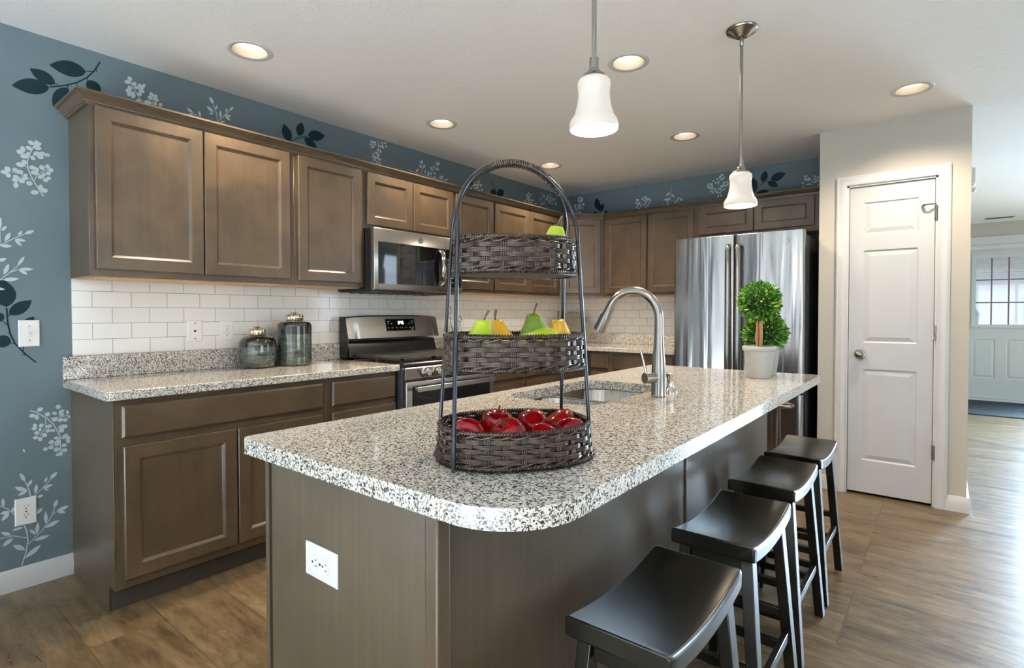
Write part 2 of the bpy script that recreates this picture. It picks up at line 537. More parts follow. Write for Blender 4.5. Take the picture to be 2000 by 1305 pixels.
# --- wallpaper print: each motif is a flat printed leaf on the wall
LEAVES={'L':[('t',-650,22510,-1940,22180,681),('t',-440,22720,-1330,23130,552),('t',720,23690,-640,23520,717),('t',20,22700,-540,21690,528),('t',760,23290,1270,22770,588),('r',-1220,19760,-1420,19910,188),('r',-1180,19770,-1110,20000,146),('r',-1180,19770,-960,19910,163),('r',-1290,19520,-1500,19640,184),('r',-1240,19640,-960,19680,211),('r',-1580,19310,-1820,19370,206),('r',-1580,19340,-1620,19630,175),('r',-1420,19210,-1700,19150,200),('r',-1460,19200,-1410,19410,120),('r',-1250,19310,-1050,19490,175),('r',-1350,19230,-1180,19100,179),('r',-1140,19280,-880,19280,211),('r',-1050,19350,-850,19510,190),('r',-880,19400,-650,19430,160),('r',-1530,18770,-1850,18790,222),('r',-1550,18800,-1580,19040,184),('r',-1190,18680,-1380,18800,201),('r',-1100,18580,-1170,18790,158),('r',-1060,18510,-1360,18530,202),('r',-890,18710,-1020,18910,206),('r',-770,18790,-750,19000,180),('r',-750,18740,-540,18780,200),('r',-800,18670,-680,18520,214),('r',-890,18600,-910,18390,130),('r',-910,18480,-1100,18300,175),('r',-870,18370,-800,18170,200),('r',-820,18380,-630,18360,163),('r',-2090,18380,-2350,18330,190),('r',-2030,18420,-2190,18600,206),('r',-2090,18350,-2090,18130,175),('r',-1820,18440,-1920,18610,198),('r',-1820,18410,-1590,18510,191),('r',-1750,18150,-1930,18280,179),('r',-1750,18120,-1990,18050,190),('r',-1640,18220,-1430,18240,200),('r',-1530,18270,-1510,18440,130),('r',-1750,18150,-1550,18020,228),('r',-1830,18000,-1870,17710,180),('r',-1430,18130,-1370,17900,216),('r',-1070,17690,-1370,17610,200),('r',-1030,17780,-1000,18050,170),('r',-1010,17750,-760,17830,220),('r',2490,23830,2470,24060,219),('r',2520,23780,2240,23700,220),('r',2570,23670,2760,23830,193),('r',2590,23520,2380,23470,210),('r',2510,23220,2330,23410,272),('r',2510,23280,2380,23050,175),('r',2620,23380,2600,22980,218),('r',2760,23510,2760,23680,190),('r',2870,23520,2920,23850,190),('r',2890,23530,3150,23890,170),('r',2860,23420,3110,23560,224),('r',2780,23300,3000,23310,194),('r',2940,22970,2740,22960,175),('r',3490,23360,3360,23560,205),('r',3490,23360,3700,23490,165),('r',3470,23260,3240,23270,216),('r',3500,23270,3760,23250,218),('r',3440,23030,3080,22980,212),('r',3560,22930,3620,23140,151),('r',3760,22960,3900,23130,184),('r',3270,22950,3220,23060,198),('w',-1590,15740,-1260,15940,146),('w',-1800,15650,-1670,15870,99),('w',-1920,15480,-1540,15440,132),('w',-1920,15460,-1690,15200,122),('w',-2240,15340,-2060,15760,144),('w',-2390,15140,-2000,15170,150),('w',-2350,15790,-2170,16030,114),('w',-2430,15730,-2350,16390,120),('w',-1840,14310,-1600,14760,120),('w',-1800,14170,-1310,14200,150),('w',-1800,14140,-1500,13950,130),('w',-2290,13890,-2120,14400,148),('w',-2330,13670,-1790,13750,170),('w',-2480,14480,-2190,14610,153),('w',-2580,13310,-2260,13260,110),('t',-2220,12500,-2350,13730,762),('t',-2140,12150,-1380,12810,488),('t',-2360,11880,-2670,12260,433),('t',-2090,10910,-2680,11120,539),('t',-1660,11670,-1300,12070,305),('r',-1270,7800,-1050,7930,184),('r',-1320,7640,-1550,7610,182),('r',-1300,7660,-1250,7410,163),('r',-950,7520,-850,7700,198),('r',-740,7400,-550,7270,196),('r',-570,7560,-730,7680,152),('r',-500,7790,-520,8010,200),('r',-500,7610,-300,7730,175),('r',-500,7540,-290,7510,140),('r',-500,7200,-380,7370,200),('r',-330,7330,-190,7190,184),('r',-170,7500,-180,7700,120),('r',-130,7300,-130,7470,91),('r',-1310,7030,-1370,7270,146),('r',-1260,7020,-1470,7040,150),('r',-1170,7040,-1070,7230,163),('r',-1170,6860,-1170,7040,112),('r',-980,7040,-730,7060,171),('r',-960,6910,-830,6800,188),('r',-820,6860,-630,6810,150),('r',-1190,6760,-1370,6880,171),('r',-1110,6750,-930,6610,184),('r',-1220,6620,-1430,6610,161),('r',-1170,6640,-1160,6410,170),('r',-550,6930,-160,6960,221),('r',-510,6830,-310,6740,214),('r',-390,6380,-180,6600,194),('r',-240,6350,-100,6450,224),('r',-220,6410,-140,6130,146),('r',-490,6460,-700,6490,140),('r',-660,6300,-890,6320,200),('r',-510,6400,-610,6080,216),('r',-730,6160,-850,5990,198),('r',-900,6040,-1080,6020,182),('r',-420,6070,-210,6100,173),('r',-470,5960,-710,5910,204),('r',-420,5890,-190,5810,181),('r',-450,5830,-460,5600,177),('r',-500,5750,-620,5640,139),('w',-1700,6010,-1760,6210,63),('w',-1700,4710,-1870,5140,148),('w',-1610,4470,-1480,4760,127),('w',-1620,4280,-2060,4550,173),('w',-1640,4280,-1960,4160,136),('w',-1370,4080,-1310,4520,134),('w',-850,4620,-580,4900,166),('w',-1040,4510,-950,4740,99),('w',-1090,4280,-740,4350,133),('w',-1090,4250,-880,4120,82),('w',-1320,3890,-1090,3960,136),('w',-1350,3140,-1130,3380,153),('w',-2160,3460,-2040,3720,141),('w',-720,3260,-600,3620,172),('w',-630,3080,-170,3210,177),('w',-600,3040,-290,2930,130),('w',-1010,2610,-1020,3180,133),('w',-1060,2440,-510,2640,190),('w',-1340,2220,-1290,2780,143),('w',-1370,2230,-1580,2540,114),('w',-1460,1990,-880,2040,175),('w',-1740,1660,-2140,2010,199),('w',-1760,1280,-1200,1710,215),('w',-1790,2700,-2160,2660,124),('w',-2190,2470,-2530,2690,143),('w',-2130,2330,-2490,2060,188),('w',-2430,3780,-2450,4180,112),('w',-2240,3520,-2540,3520,151),('w',-2240,3490,-2500,3180,166),('w',6440,23850,6260,24230,192),('w',6560,23590,6640,23880,110),('w',6450,23420,6090,23640,189),('w',6450,23370,6210,23270,102),('w',6800,23200,6820,23630,143),('w',7290,23740,7550,24040,120),('w',7130,23610,7160,23830,112),('w',7040,23400,7430,23490,120),('w',7060,23390,7360,23210,144),('w',6750,22930,7060,23100,114),('w',5410,23060,5070,23250,153),('w',5760,22930,5680,23280,148),('w',5430,22970,5130,22960,102),('t',10940,22880,10550,23890,636),('t',11550,23410,11780,24320,550),('t',12180,23580,13400,23880,670),('t',11940,23390,12830,22870,562),('r',17110,24310,17030,24500,157),('r',17210,24280,17290,24520,140),('r',17320,24330,17490,24520,125),('r',17290,24250,17500,24260,136),('r',17230,24200,17270,23990,149),('r',17140,24130,17120,23910,141),('r',17160,24220,16930,24170,120),('r',17880,24010,17920,23780,158),('r',17770,24050,17560,23840,117),('r',17770,24200,17680,24350,153),('r',17900,24180,17920,24360,151),('r',18000,24150,18250,24300,117),('r',17420,23440,17320,23240,141),('r',17360,23500,17120,23310,113),('r',17360,23560,17180,23610,136),('r',17470,23620,17470,23790,153),('r',17500,23600,17650,23780,121),('r',17630,23600,17870,23600,126),('r',17570,23530,17740,23460,149),('r',17500,23450,17460,23260,150),('r',17700,23220,17960,23380,114),('r',17730,23100,17880,22980,149),('r',17600,23120,17560,22930,150),('r',17480,23180,17270,23150,122),('r',17650,23250,17680,23450,151),('r',18120,24500,17940,24570,156),('r',18220,24490,18420,24710,117),('r',18310,24450,18500,24340,156),('r',18150,24420,18000,24240,121),('r',27740,23530,28060,23770,161),('r',27770,23390,28040,23240,206),('r',27620,23370,27460,23150,182),('r',27480,23480,27250,23640,208),('r',28250,23440,27860,23300,143),('r',28350,23550,28510,23830,201),('r',28500,23480,28850,23480,175),('r',28320,23390,28280,23110,221),('r',28440,23310,28310,23520,228),('r',28640,23290,28810,23560,202),('r',28720,23150,29050,23030,191),('r',28510,23070,28360,22780,200),('r',28340,23130,27950,23110,153),('r',27920,23070,28260,23110,151),('r',27770,22900,27770,22640,214),('r',27590,23010,27210,22860,143),('r',27760,23160,27690,23410,221),('r',35740,23850,35680,24060,279),('r',35890,23780,36300,23960,170),('r',35730,23690,35890,23510,273),('r',35650,23670,35500,23440,251),('r',35630,23730,35240,23730,184),('r',35520,23300,35350,23460,268),('r',35640,23340,35740,23570,270),('r',35740,23270,36170,23380,153),('r',35680,23190,35910,23010,259),('r',35390,23190,34970,23020,164),('r',35910,23200,35640,23350,247),('r',36210,23270,36590,23420,172),('r',36000,23130,36310,23000,250),('r',35900,23120,35490,22920,184),('r',36320,23030,36050,22740,235),('r',36320,23220,36320,23480,283),('r',36670,23110,37080,23140,175),('w',21870,23850,21640,24040,164),('w',21910,23900,21840,24170,158),('w',21810,23470,21610,23790,224),('w',21990,23520,22200,23870,173),('w',21210,23060,21520,23410,193),('w',22220,23170,22200,23460,165),('w',22460,23000,22580,23420,210),('w',23000,23600,22700,23800,192),('w',23090,23750,23090,24000,173),('w',23490,24060,23370,24350,184),('w',23560,24070,23720,24420,190),('w',23250,23690,23720,23830,141),('w',23060,23390,23340,23350,161),('w',22730,23320,22900,23160,172),('w',23000,22930,23340,23170,156),('w',23930,23060,23760,23350,210),('w',23990,23070,24120,23410,170),('w',24240,23000,24730,23240,144),('t',30760,22890,30010,23170,856),('t',30880,22960,31960,23510,757),('w',38550,23400,38080,23310,110),('w',38440,23910,38790,23770,172),('w',39590,23940,39460,23650,200),('w',40160,23560,40660,23610,120),('w',39280,24110,39730,24300,120),('w',40160,24150,40100,23860,211),('w',38000,23400,37870,23120,190),('w',39540,23910,39240,24080,189),('w',39530,23640,39900,23510,178),('w',40080,24090,39590,24070,130),('w',38610,24090,38140,24060,124),('w',39050,24020,39030,24300,204),('w',39480,24350,39480,24070,202),('w',39020,23470,39390,23710,148),('w',39330,24370,39410,24660,200),('w',38920,23810,38800,24050,209),('w',39630,23900,40050,24120,136),('w',38780,23990,39060,24260,168),('w',38140,24080,38370,24360,181),('w',37700,23550,37540,23780,202),('w',38940,24100,39030,24380,191),('w',40610,24250,40120,24130,114),('w',39340,23890,39100,23610,182),('w',37990,23800,38170,24080,180),('w',37710,24150,37910,24430,180),('w',40190,23720,40690,23750,126)],'B':[('r',1620,24390,1680,24600,212),('r',1660,24270,1940,24420,206),('r',1680,24220,2010,24250,187),('r',1730,24160,1990,24040,179),('r',1610,24180,1740,23930,196),('r',1590,24180,1440,23950,220),('r',1540,24230,1250,24260,180),('r',1510,24300,1360,24530,184),('r',1270,23510,1530,23340,184),('r',1170,23440,1080,23220,215),('r',1120,23540,810,23560,180),('r',1150,23600,890,23810,184),('r',1280,23650,1440,23810,208),('r',1760,23600,1590,23810,192),('r',1880,23620,2060,23840,216),('r',1950,23560,2170,23670,202),('r',1840,23430,1980,23210,190),('r',1700,23480,1470,23380,194),('r',1700,23570,1420,23570,182),('r',1280,23170,960,23310,175),('r',1490,23190,1710,23380,213),('r',1470,23020,1700,22790,186),('r',1330,23070,1250,22850,215),('r',8280,23130,8460,22980,163),('r',8200,23040,8200,22800,181),('r',8140,23170,7960,23050,184),('r',8130,23250,8020,23460,177),('r',8220,23240,8260,23460,187),('r',8950,23320,8890,23100,180),('r',8820,23360,8570,23380,170),('r',8920,23410,8830,23630,175),('r',9020,23450,9100,23640,188),('r',9020,23350,9250,23400,171),('r',9390,23170,9620,23200,177),('r',9360,23040,9500,22850,161),('r',9200,23080,8990,22980,172),('r',9280,23190,9020,23310,162),('r',9320,23200,9360,23470,184),('r',8280,22680,7990,22640,168),('r',8350,22820,8290,23040,181),('r',8420,22670,8640,22750,179),('r',8330,22600,8390,22400,171),('r',9140,22650,9380,22720,179),('r',9040,22550,9080,22310,180),('r',8990,22730,8940,22950,170),('r',16380,24330,16580,24250,141),('r',16350,24240,16380,24040,150),('r',16260,24240,16240,24050,143),('r',16250,24340,16020,24320,163),('r',16250,24380,16050,24430,151),('r',16270,24430,16220,24630,141),('r',16350,24430,16390,24620,149),('r',16630,23620,16610,23410,153),('r',16550,23660,16330,23720,141),('r',16580,23740,16420,23950,142),('r',16680,23780,16780,23970,158),('r',16740,23690,16910,23760,157),('r',16680,23630,16900,23520,136),('r',16300,23250,16290,23060,153),('r',16260,23350,16040,23280,157),('r',16280,23460,16200,23670,146),('r',16350,23410,16430,23600,157),('r',16380,23280,16590,23170,139),('r',15330,23600,15340,23360,151),('r',15280,23620,15170,23450,164),('r',15220,23670,14960,23680,151),('r',15180,23780,15040,23930,141),('r',15300,23760,15240,24020,141),('r',15350,23750,15490,23940,163),('r',15350,23670,15550,23650,160),('r',15670,24070,15460,24130,141),('r',15820,24150,15940,24340,158),('r',15850,23980,16090,23900,141),('r',15770,23990,15740,23800,155),('r',15500,23300,15540,23500,162),('r',15620,23240,15860,23210,150),('r',15510,23210,15560,22980,151),('r',15430,23230,15260,23160,157),('r',16010,22780,15920,22600,158),('r',15940,22940,15810,23150,139),('r',16080,22930,16220,23070,170),('r',16140,22800,16320,22680,148),('r',23110,23160,23300,23060,126),('r',23050,23130,22990,22970,144),('r',23030,23180,22840,23150,143),('r',22980,23280,22850,23470,114),('r',23060,23280,23030,23480,120),('r',23100,23200,23290,23170,130),('r',23260,22810,23190,22620,130),('r',23220,22950,23110,23120,114),('r',23300,22950,23320,23160,126),('r',23400,22850,23560,22890,136),('r',23330,22770,23360,22590,120),('r',22870,22760,22720,22910,130),('r',23000,22710,23180,22650,141),('r',22880,22640,22790,22500,142),('r',23740,22970,23740,22800,122),('r',23690,23070,23540,23050,143),('r',23720,23160,23630,23360,117),('r',23790,23100,23940,23210,139),('r',23800,23030,23900,22840,117),('r',23930,22740,24090,22780,136),('r',23870,22650,23930,22480,114),('r',23790,22750,23600,22800,140),('t',3840,22930,3500,24180,683),('t',3900,22740,4450,23480,563),('t',4600,22430,4770,22790,309),('t',3430,22430,3350,22780,611),('t',19730,23390,19930,24340,570),('t',20350,23520,21480,23870,684),('t',20120,23370,20910,22870,492),('t',18950,22590,18720,24030,940),('t',19210,22500,20200,22580,408),('w',11550,23670,11080,23370,200),('w',11600,23460,11970,23130,163),('w',11500,23090,10820,22990,190),('w',11530,23060,11140,22830,158),('w',11250,22570,11230,22870,160),('w',11270,22560,11470,22590,136),('w',12360,22750,12040,22810,120),('w',12230,22850,12320,23080,157),('w',12570,22720,12450,23090,141),('w',12590,22710,12770,22900,163),('w',12190,22610,11890,22730,126),('w',10910,22580,10730,22630,102)]}
STEMS={'L':[('t',60,[(-640,22530),(-300,22670),(40,22850),(350,23050),(730,23400),(1030,23830),(1270,24350)]),('t',35,[(-440,22750),(-300,22680)]),('t',35,[(740,23710),(1010,23800)]),('t',35,[(760,23440),(770,23250)]),('t',35,[(350,23050),(350,22860)]),('t',35,[(40,22850),(-30,22650)]),('t',35,[(1130,23800),(1110,24000)]),('w',45,[(-920,17530),(-1240,18110),(-1430,18600),(-1460,18980),(-1350,19390),(-1200,19770)]),('w',30,[(-1240,18130),(-1130,18440),(-930,18640),(-750,18770)]),('w',30,[(-1320,18170),(-1620,18370),(-1990,18400),(-2150,18400)]),('w',20,[(-1470,18700),(-1570,18820)]),('w',20,[(-1350,19230),(-1090,19350),(-880,19400)]),('w',20,[(-1370,19290),(-1610,19310)]),('w',20,[(-1070,17770),(-980,17760)]),('w',20,[(-1620,18340),(-1750,18140),(-1830,17970)]),('w',40,[(3110,22830),(2780,23270),(2570,23670),(2490,23830)]),('w',30,[(3470,22880),(3490,23400)]),('w',30,[(-2510,15040),(-2390,15160),(-1990,15480),(-1590,15740)]),('w',30,[(-2390,15140),(-2390,15840)]),('w',30,[(-2490,13560),(-2410,13670),(-2090,14010),(-1840,14310)]),('w',30,[(-2090,14010),(-1800,14170)]),('w',30,[(-2490,13670),(-2290,13680)]),('t',60,[(-2220,12450),(-2190,11820),(-2120,11320),(-1960,10880),(-1630,10410),(-1270,10010)]),('t',35,[(-2340,11860),(-2180,11680)]),('t',35,[(-1700,10530),(-1680,10750)]),('t',35,[(-2080,10910),(-1940,10870)]),('t',35,[(-1760,10380),(-1610,10370)]),('t',35,[(-2250,12120),(-2200,12090)]),('t',35,[(-2150,11740),(-2190,11650)]),('t',35,[(-2130,12150),(-2160,12090)]),('w',45,[(-1500,7870),(-1300,7760),(-950,7460),(-700,7140),(-460,6520),(-450,5830)]),('w',30,[(-830,7400),(-500,7420),(-130,7460)]),('w',30,[(-980,7400),(-970,7000),(-1190,6680)]),('w',20,[(-550,6950),(-410,6880)]),('w',20,[(-450,6480),(-320,6370)]),('w',20,[(-490,6460),(-710,6160),(-950,6050)]),('w',45,[(-1870,990),(-1720,1530),(-1640,2050),(-1680,2480),(-1750,2740)]),('w',40,[(-1520,3940),(-1530,4000),(-1590,4380),(-1700,4710)]),('w',30,[(-1410,3970),(-1370,4020),(-1010,4390),(-820,4610)]),('w',35,[(-1690,2180),(-2130,2420),(-2560,2440)]),('w',35,[(-1630,1880),(-1130,2370),(-790,2940),(-700,3250)]),('w',30,[(-2050,3310),(-2290,3650),(-2540,3860)]),('w',25,[(-770,2970),(-600,3100)]),('w',30,[(-1750,2740),(-2030,3130)]),('w',30,[(-1630,2770),(-1440,3800)]),('w',40,[(6700,22900),(6660,23000),(6580,23460),(6430,23820)]),('w',40,[(6710,23010),(7020,23400),(7290,23730)]),('w',40,[(5800,22830),(5580,22970),(5410,23060)]),('t',50,[(10890,22770),(11050,22940),(11430,23210),(12110,23530)]),('t',30,[(11520,23390),(11430,23210)]),('w',40,[(17660,24640),(17750,23940),(17610,23100)]),('w',30,[(28330,23560),(28180,23000)]),('w',30,[(35700,23830),(35700,23060)]),('w',40,[(20450,23120),(21240,23020),(22640,23030),(24240,23000)]),('w',40,[(21640,23030),(21990,23520),(21930,23950)]),('w',40,[(22460,23040),(23120,23670),(23560,24110)]),('t',60,[(30850,22910),(30600,23580),(30010,24020)]),('w',30,[(37580,23030),(38770,23780),(39580,24260)]),('w',30,[(38770,23780),(40200,24010),(40830,24590)]),('w',30,[(39580,23910),(40830,23410)])],'B':[('w',40,[(1370,22940),(1290,23370),(1640,24150)]),('w',40,[(9150,22520),(8610,22930),(8190,23310)]),('w',40,[(16020,22590),(15960,23350),(16120,24260)]),('w',40,[(15960,23300),(15320,23680)]),('w',40,[(15960,23300),(16580,23610)]),('w',40,[(23390,22530),(23630,22840),(23860,23010)]),('t',40,[(4120,22420),(3840,22930)]),('t',40,[(19000,22590),(19520,23120),(20040,23490),(20350,23520)]),('t',40,[(19730,23390),(19570,23170)]),('w',30,[(11530,22730),(11580,23490),(11650,24150)]),('w',30,[(12420,22540),(12040,22710),(11630,22920)]),('w',30,[(11550,23060),(11210,23040)])]}



# the pattern repeats along the wall to the left
for _k in range(1, 7):
    LEAVES['L'] += [(a[0], a[1] - 5300 * _k, a[2], a[3] - 5300 * _k, a[4], a[5]) for a in LEAVES['L'][:] if -3300 < a[1] < 200 and a[2] < 20500]
    STEMS['L'] += [(a[0], a[1], [(p[0] - 5300 * _k, p[1]) for p in a[2]]) for a in STEMS['L'][:] if all(-3300 < p[0] < 400 and p[1] < 20500 for p in a[2])]


def print_on(mb, wall):
    def P(a, z, o): return (o, a, z) if wall == 'L' else (a, YB - o, z)
    for li, (k, b0, b1, t0, t1, wd) in enumerate(LEAVES[wall]):
        B = Vector((b0 / 1e4, b1 / 1e4)); T = Vector((t0 / 1e4, t1 / 1e4)); d = T - B; n = Vector((-d.y, d.x)).normalized()
        h = wd / 2e4; ns = 10 if k == 't' else 6; top = []; bot = []
        for i in range(1, ns):
            t = i / ns
            if k == 't': q = h * (sin(pi * t ** 0.85) ** 0.8) * (1.0 if t < 0.75 else 1 - 0.15 * (t - 0.75) * 4)
            elif k == 'r': q = h * sin(pi * t) ** 0.62
            else: q = h * sin(pi * t) ** 0.95
            c = B + d * t
            top.append(c + n * q); bot.append(c - n * q)
        ring = [B] + bot + [T] + top[::-1]
        o = (0.0004 if k == 't' else 0.0010) + 0.000006 * (li % 90)
        mb.add([P(p.x, p.y, o) for p in ring], [tuple(range(len(ring)))], 2 if k == 't' else 1)
    for si, (k, wd, pts) in enumerate(STEMS[wall]):
        Q = [Vector((a / 1e4, b / 1e4)) for a, b in pts]; vs = []; h = wd / 2e4
        for i, q in enumerate(Q):
            d = (Q[min(i + 1, len(Q) - 1)] - Q[max(i - 1, 0)]).normalized(); n = Vector((-d.y, d.x)) * h
            o = (0.00095 if k == 't' else 0.0016) + 0.000006 * si
            vs += [P(q.x + n.x, q.y + n.y, o), P(q.x - n.x, q.y - n.y, o)]
        mb.add(vs, [(2 * i, 2 * i + 1, 2 * i + 3, 2 * i + 2) for i in range(len(Q) - 1)], 2 if k == 't' else 1)
    return mb

struct('wall_left', print_on(MB().box(-0.1, 0, YF, YB + 0.1, 0, H), 'L'), ['paint_blue', 'print_white', 'print_teal'], smooth=0)
struct('wall_back', print_on(MB().box(0, 2.505, YB, YB + 0.1, 0, H), 'B'), ['paint_blue', 'print_white', 'print_teal'], smooth=0)
PX0, PX1 = 2.505, 3.3145
mb = MB().box(PX0, 2.672, YP, YP + 0.11, 0, H).box(3.158, PX1, YP, YP + 0.11, 0, H).box(2.672, 3.158, YP, YP + 0.11, 2.082, H)
struct('wall_pantry_front', mb, 'paint_greige', smooth=0)
struct('wall_pantry_left', MB().box(PX0, PX0 + 0.1, YP + 0.11, 5.0, 0, H), 'paint_greige', smooth=0)
struct('wall_pantry_right', MB().box(PX1 - 0.1, PX1, YP + 0.11, 5.0, 0, H), 'paint_greige', smooth=0)
struct('wall_pantry_rear', MB().box(PX0 + 0.1, PX1 - 0.1, 4.9, 5.0, 0, H), 'paint_greige', smooth=0)
struct('wall_hall_left', MB().box(2.4, 2.5, 5.0, YE, 0, H), 'paint_greige', smooth=0)


def wall_with_holes(name, axis, w0, w1, a0, a1, holes, m):
    """holes: (a, b, z0, z1) along the wall"""
    mb = MB()
    def bx(p, q, z0, z1):
        if q - p < 1e-4 or z1 - z0 < 1e-4: return
        mb.box(p, q, w0, w1, z0, z1) if axis == 'x' else mb.box(w0, w1, p, q, z0, z1)
    cur = a0
    for (a, b, z0, z1) in holes:
        bx(cur, a, 0, H); bx(a, b, 0, z0); bx(a, b, z1, H); cur = b
    bx(cur, a1, 0, H)
    struct(name, mb, m, smooth=0)

wall_with_holes('wall_front', 'x', YF - 0.1, YF, 0, XR, [(0.3, 2.6, 0.06, 2.1), (3.05, 5.95, 0.5, 2.2)], 'paint_greige')
wall_with_holes('wall_right', 'y', XR, XR + 0.1, YF, YE, [(-0.5, 1.7, 0.65, 2.15), (5.3, 7.9, 0.6, 2.2)], 'paint_greige')
wall_with_holes('wall_entry', 'x', YE, YE + 0.1, 2.4, XR, [(3.315, 4.265, 0, 2.11), (4.5, 6.3, 0.35, 2.25)], 'paint_greige')


def window(i, axis, w, a0, a1, z0, z1, nv):
    mb = MB()
    def bx(p, q, r, s, d0=-0.03, d1=0.03):
        mb.box(p, q, w + d0, w + d1, r, s) if axis == 'x' else mb.box(w + d0, w + d1, p, q, r, s)
    f = 0.06
    bx(a0, a0 + f, z0, z1); bx(a1 - f, a1, z0, z1); bx(a0 + f, a1 - f, z0, z0 + f); bx(a0 + f, a1 - f, z1 - f, z1)
    for k in range(1, nv):
        c = a0 + (a1 - a0) * k / nv; bx(c - 0.035, c + 0.035, z0 + f, z1 - f)
    o = struct('window_%d' % i, mb, 'trim_white', smooth=0)
    g = MB()
    g.box(a0 + f, a1 - f, w - 0.003, w + 0.003, z0 + f, z1 - f) if axis == 'x' else g.box(w - 0.003, w + 0.003, a0 + f, a1 - f, z0 + f, z1 - f)
    obj('window_pane', g, 'pane', o, smooth=0)
window(1, 'x', YF - 0.05, 0.3, 2.6, 0.06, 2.1, 2)
window(2, 'x', YF - 0.05, 3.05, 5.95, 0.5, 2.2, 3)
window(3, 'y', XR + 0.05, -0.5, 1.7, 0.65, 2.15, 2)
window(5, 'x', YE + 0.05, 4.5, 6.3, 0.35, 2.25, 2)
window(4, 'y', XR + 0.05, 5.3, 7.9, 0.6, 2.2, 3)

# --- baseboards
BBP = [(0, 0), (0.016, 0), (0.016, 0.062), (0.011, 0.078), (0.006, 0.092), (0, 0.095)]
def bb_y(x, sgn, a, b): return MB().prism([(x + sgn * u, v) for u, v in BBP], 'y', a, b)
def bb_x(y, sgn, a, b):
    return MB().prism([(y + sgn * u, v) for u, v in BBP], 'x', a, b)
struct('baseboard_left', bb_y(0, 1, YF, -0.002), 'trim_white', smooth=20)
struct('baseboard_pantry_front', bb_x(YP, -1, 3.212, PX1 + 0.016), 'trim_white', smooth=20)
struct('baseboard_pantry_left', bb_x(YP, -1, 2.505, 2.618), 'trim_white', smooth=20)
struct('baseboard_pantry_right', bb_y(PX1, 1, YP, 5.0), 'trim_white', smooth=20)

# --- pantry door and its casing
CAS = [(0.0, 0.0), (0.0, 0.010), (0.012, 0.017), (0.030, 0.019), (0.046, 0.014), (0.056, 0.017), (0.064, 0.012), (0.064, 0.0)]


def casing(name, x0, x1, zt, y, sgn):
    """mitred casing round an opening in a wall that faces -y; profile runs outwards from the opening"""
    rings = []
    for (u, d) in CAS:
        rings.append([(x0 - u, y - d * sgn, 0), (x0 - u, y - d * sgn, zt + u), (x1 + u, y - d * sgn, zt + u), (x1 + u, y - d * sgn, 0)])
    mb = MB()
    n = len(rings)
    vs = [p for r in rings for p in r]; fs = []
    for i in range(n):
        for j in range(3):
            a, b = i * 4 + j, i * 4 + j + 1; c, d = ((i + 1) % n) * 4 + j + 1, ((i + 1) % n) * 4 + j
            fs.append((a, b, c, d))
    fs.append(tuple(i * 4 for i in range(n))); fs.append(tuple(i * 4 + 3 for i in range(n)))
    mb.add(vs, fs)
    mb.box(x0 - 0.002, x0 + 0.012, y, y + 0.11, 0, zt + 0.0); mb.box(x1 - 0.012, x1 + 0.002, y, y + 0.11, 0, zt)
    mb.box(x0, x1, y, y + 0.11, zt - 0.012, zt + 0.002)
    struct(name, mb, 'trim_white', smooth=25)
casing('trim_1', 2.672, 3.158, 2.082, YP, 1)


def panel_door(name, x0, x1, z0, z1, y, th, panels, m, glass=None):
    """door slab facing -y with raised panels"""
    mb = MB()
    xs = sorted({x0, x1} | {p[0] for p in panels} | {p[1] for p in panels} | ({glass[0], glass[1]} if glass else set()))
    zs = sorted({z0, z1} | {p[2] for p in panels} | {p[3] for p in panels} | ({glass[2], glass[3]} if glass else set()))
    for i in range(len(xs) - 1):
        for j in range(len(zs) - 1):
            cx, cz = (xs[i] + xs[i + 1]) / 2, (zs[j] + zs[j + 1]) / 2
            if any(p[0] < cx < p[1] and p[2] < cz < p[3] for p in panels): continue
            if glass and glass[0] < cx < glass[1] and glass[2] < cz < glass[3]: continue
            mb.add([(xs[i], y, zs[j]), (xs[i + 1], y, zs[j]), (xs[i + 1], y, zs[j + 1]), (xs[i], y, zs[j + 1])], [(0, 1, 2, 3)])
    for p in panels:
        rr = []
        for (ins, d) in ((0, 0), (0.008, 0.007), (0.013, 0.007), (0.038, 0.001)):
            rr.append([(p[0] + ins, y + d, p[2] + ins), (p[1] - ins, y + d, p[2] + ins), (p[1] - ins, y + d, p[3] - ins), (p[0] + ins, y + d, p[3] - ins)])
        mb.loft(rr, False, True)
    # back and sides
    for (a, b) in (((x0, z0), (x1, z0)), ((x1, z0), (x1, z1)), ((x1, z1), (x0, z1)), ((x0, z1), (x0, z0))):
        mb.add([(a[0], y, a[1]), (b[0], y, b[1]), (b[0], y + th, b[1]), (a[0], y + th, a[1])], [(0, 1, 2, 3)])
    if glass:
        gx0, gx1, gz0, gz1 = glass
        for (a, b) in (((gx0, gz0), (gx1, gz0)), ((gx1, gz0), (gx1, gz1)), ((gx1, gz1), (gx0, gz1)), ((gx0, gz1), (gx0, gz0))):
            mb.add([(a[0], y, a[1]), (b[0], y, b[1]), (b[0], y + th, b[1]), (a[0], y + th, a[1])], [(0, 1, 2, 3)])
        for (a, b, c, d) in ((x0, gx0, z0, z1), (gx1, x1, z0, z1), (gx0, gx1, z0, gz0), (gx0, gx1, gz1, z1)):
            mb.add([(a, y + th, c), (b, y + th, c), (b, y + th, d), (a, y + th, d)], [(0, 1, 2, 3)])
    else:
        mb.add([(x0, y + th, z0), (x1, y + th, z0), (x1, y + th, z1), (x0, y + th, z1)], [(0, 1, 2, 3)])
    return struct(name, mb, m, smooth=0)

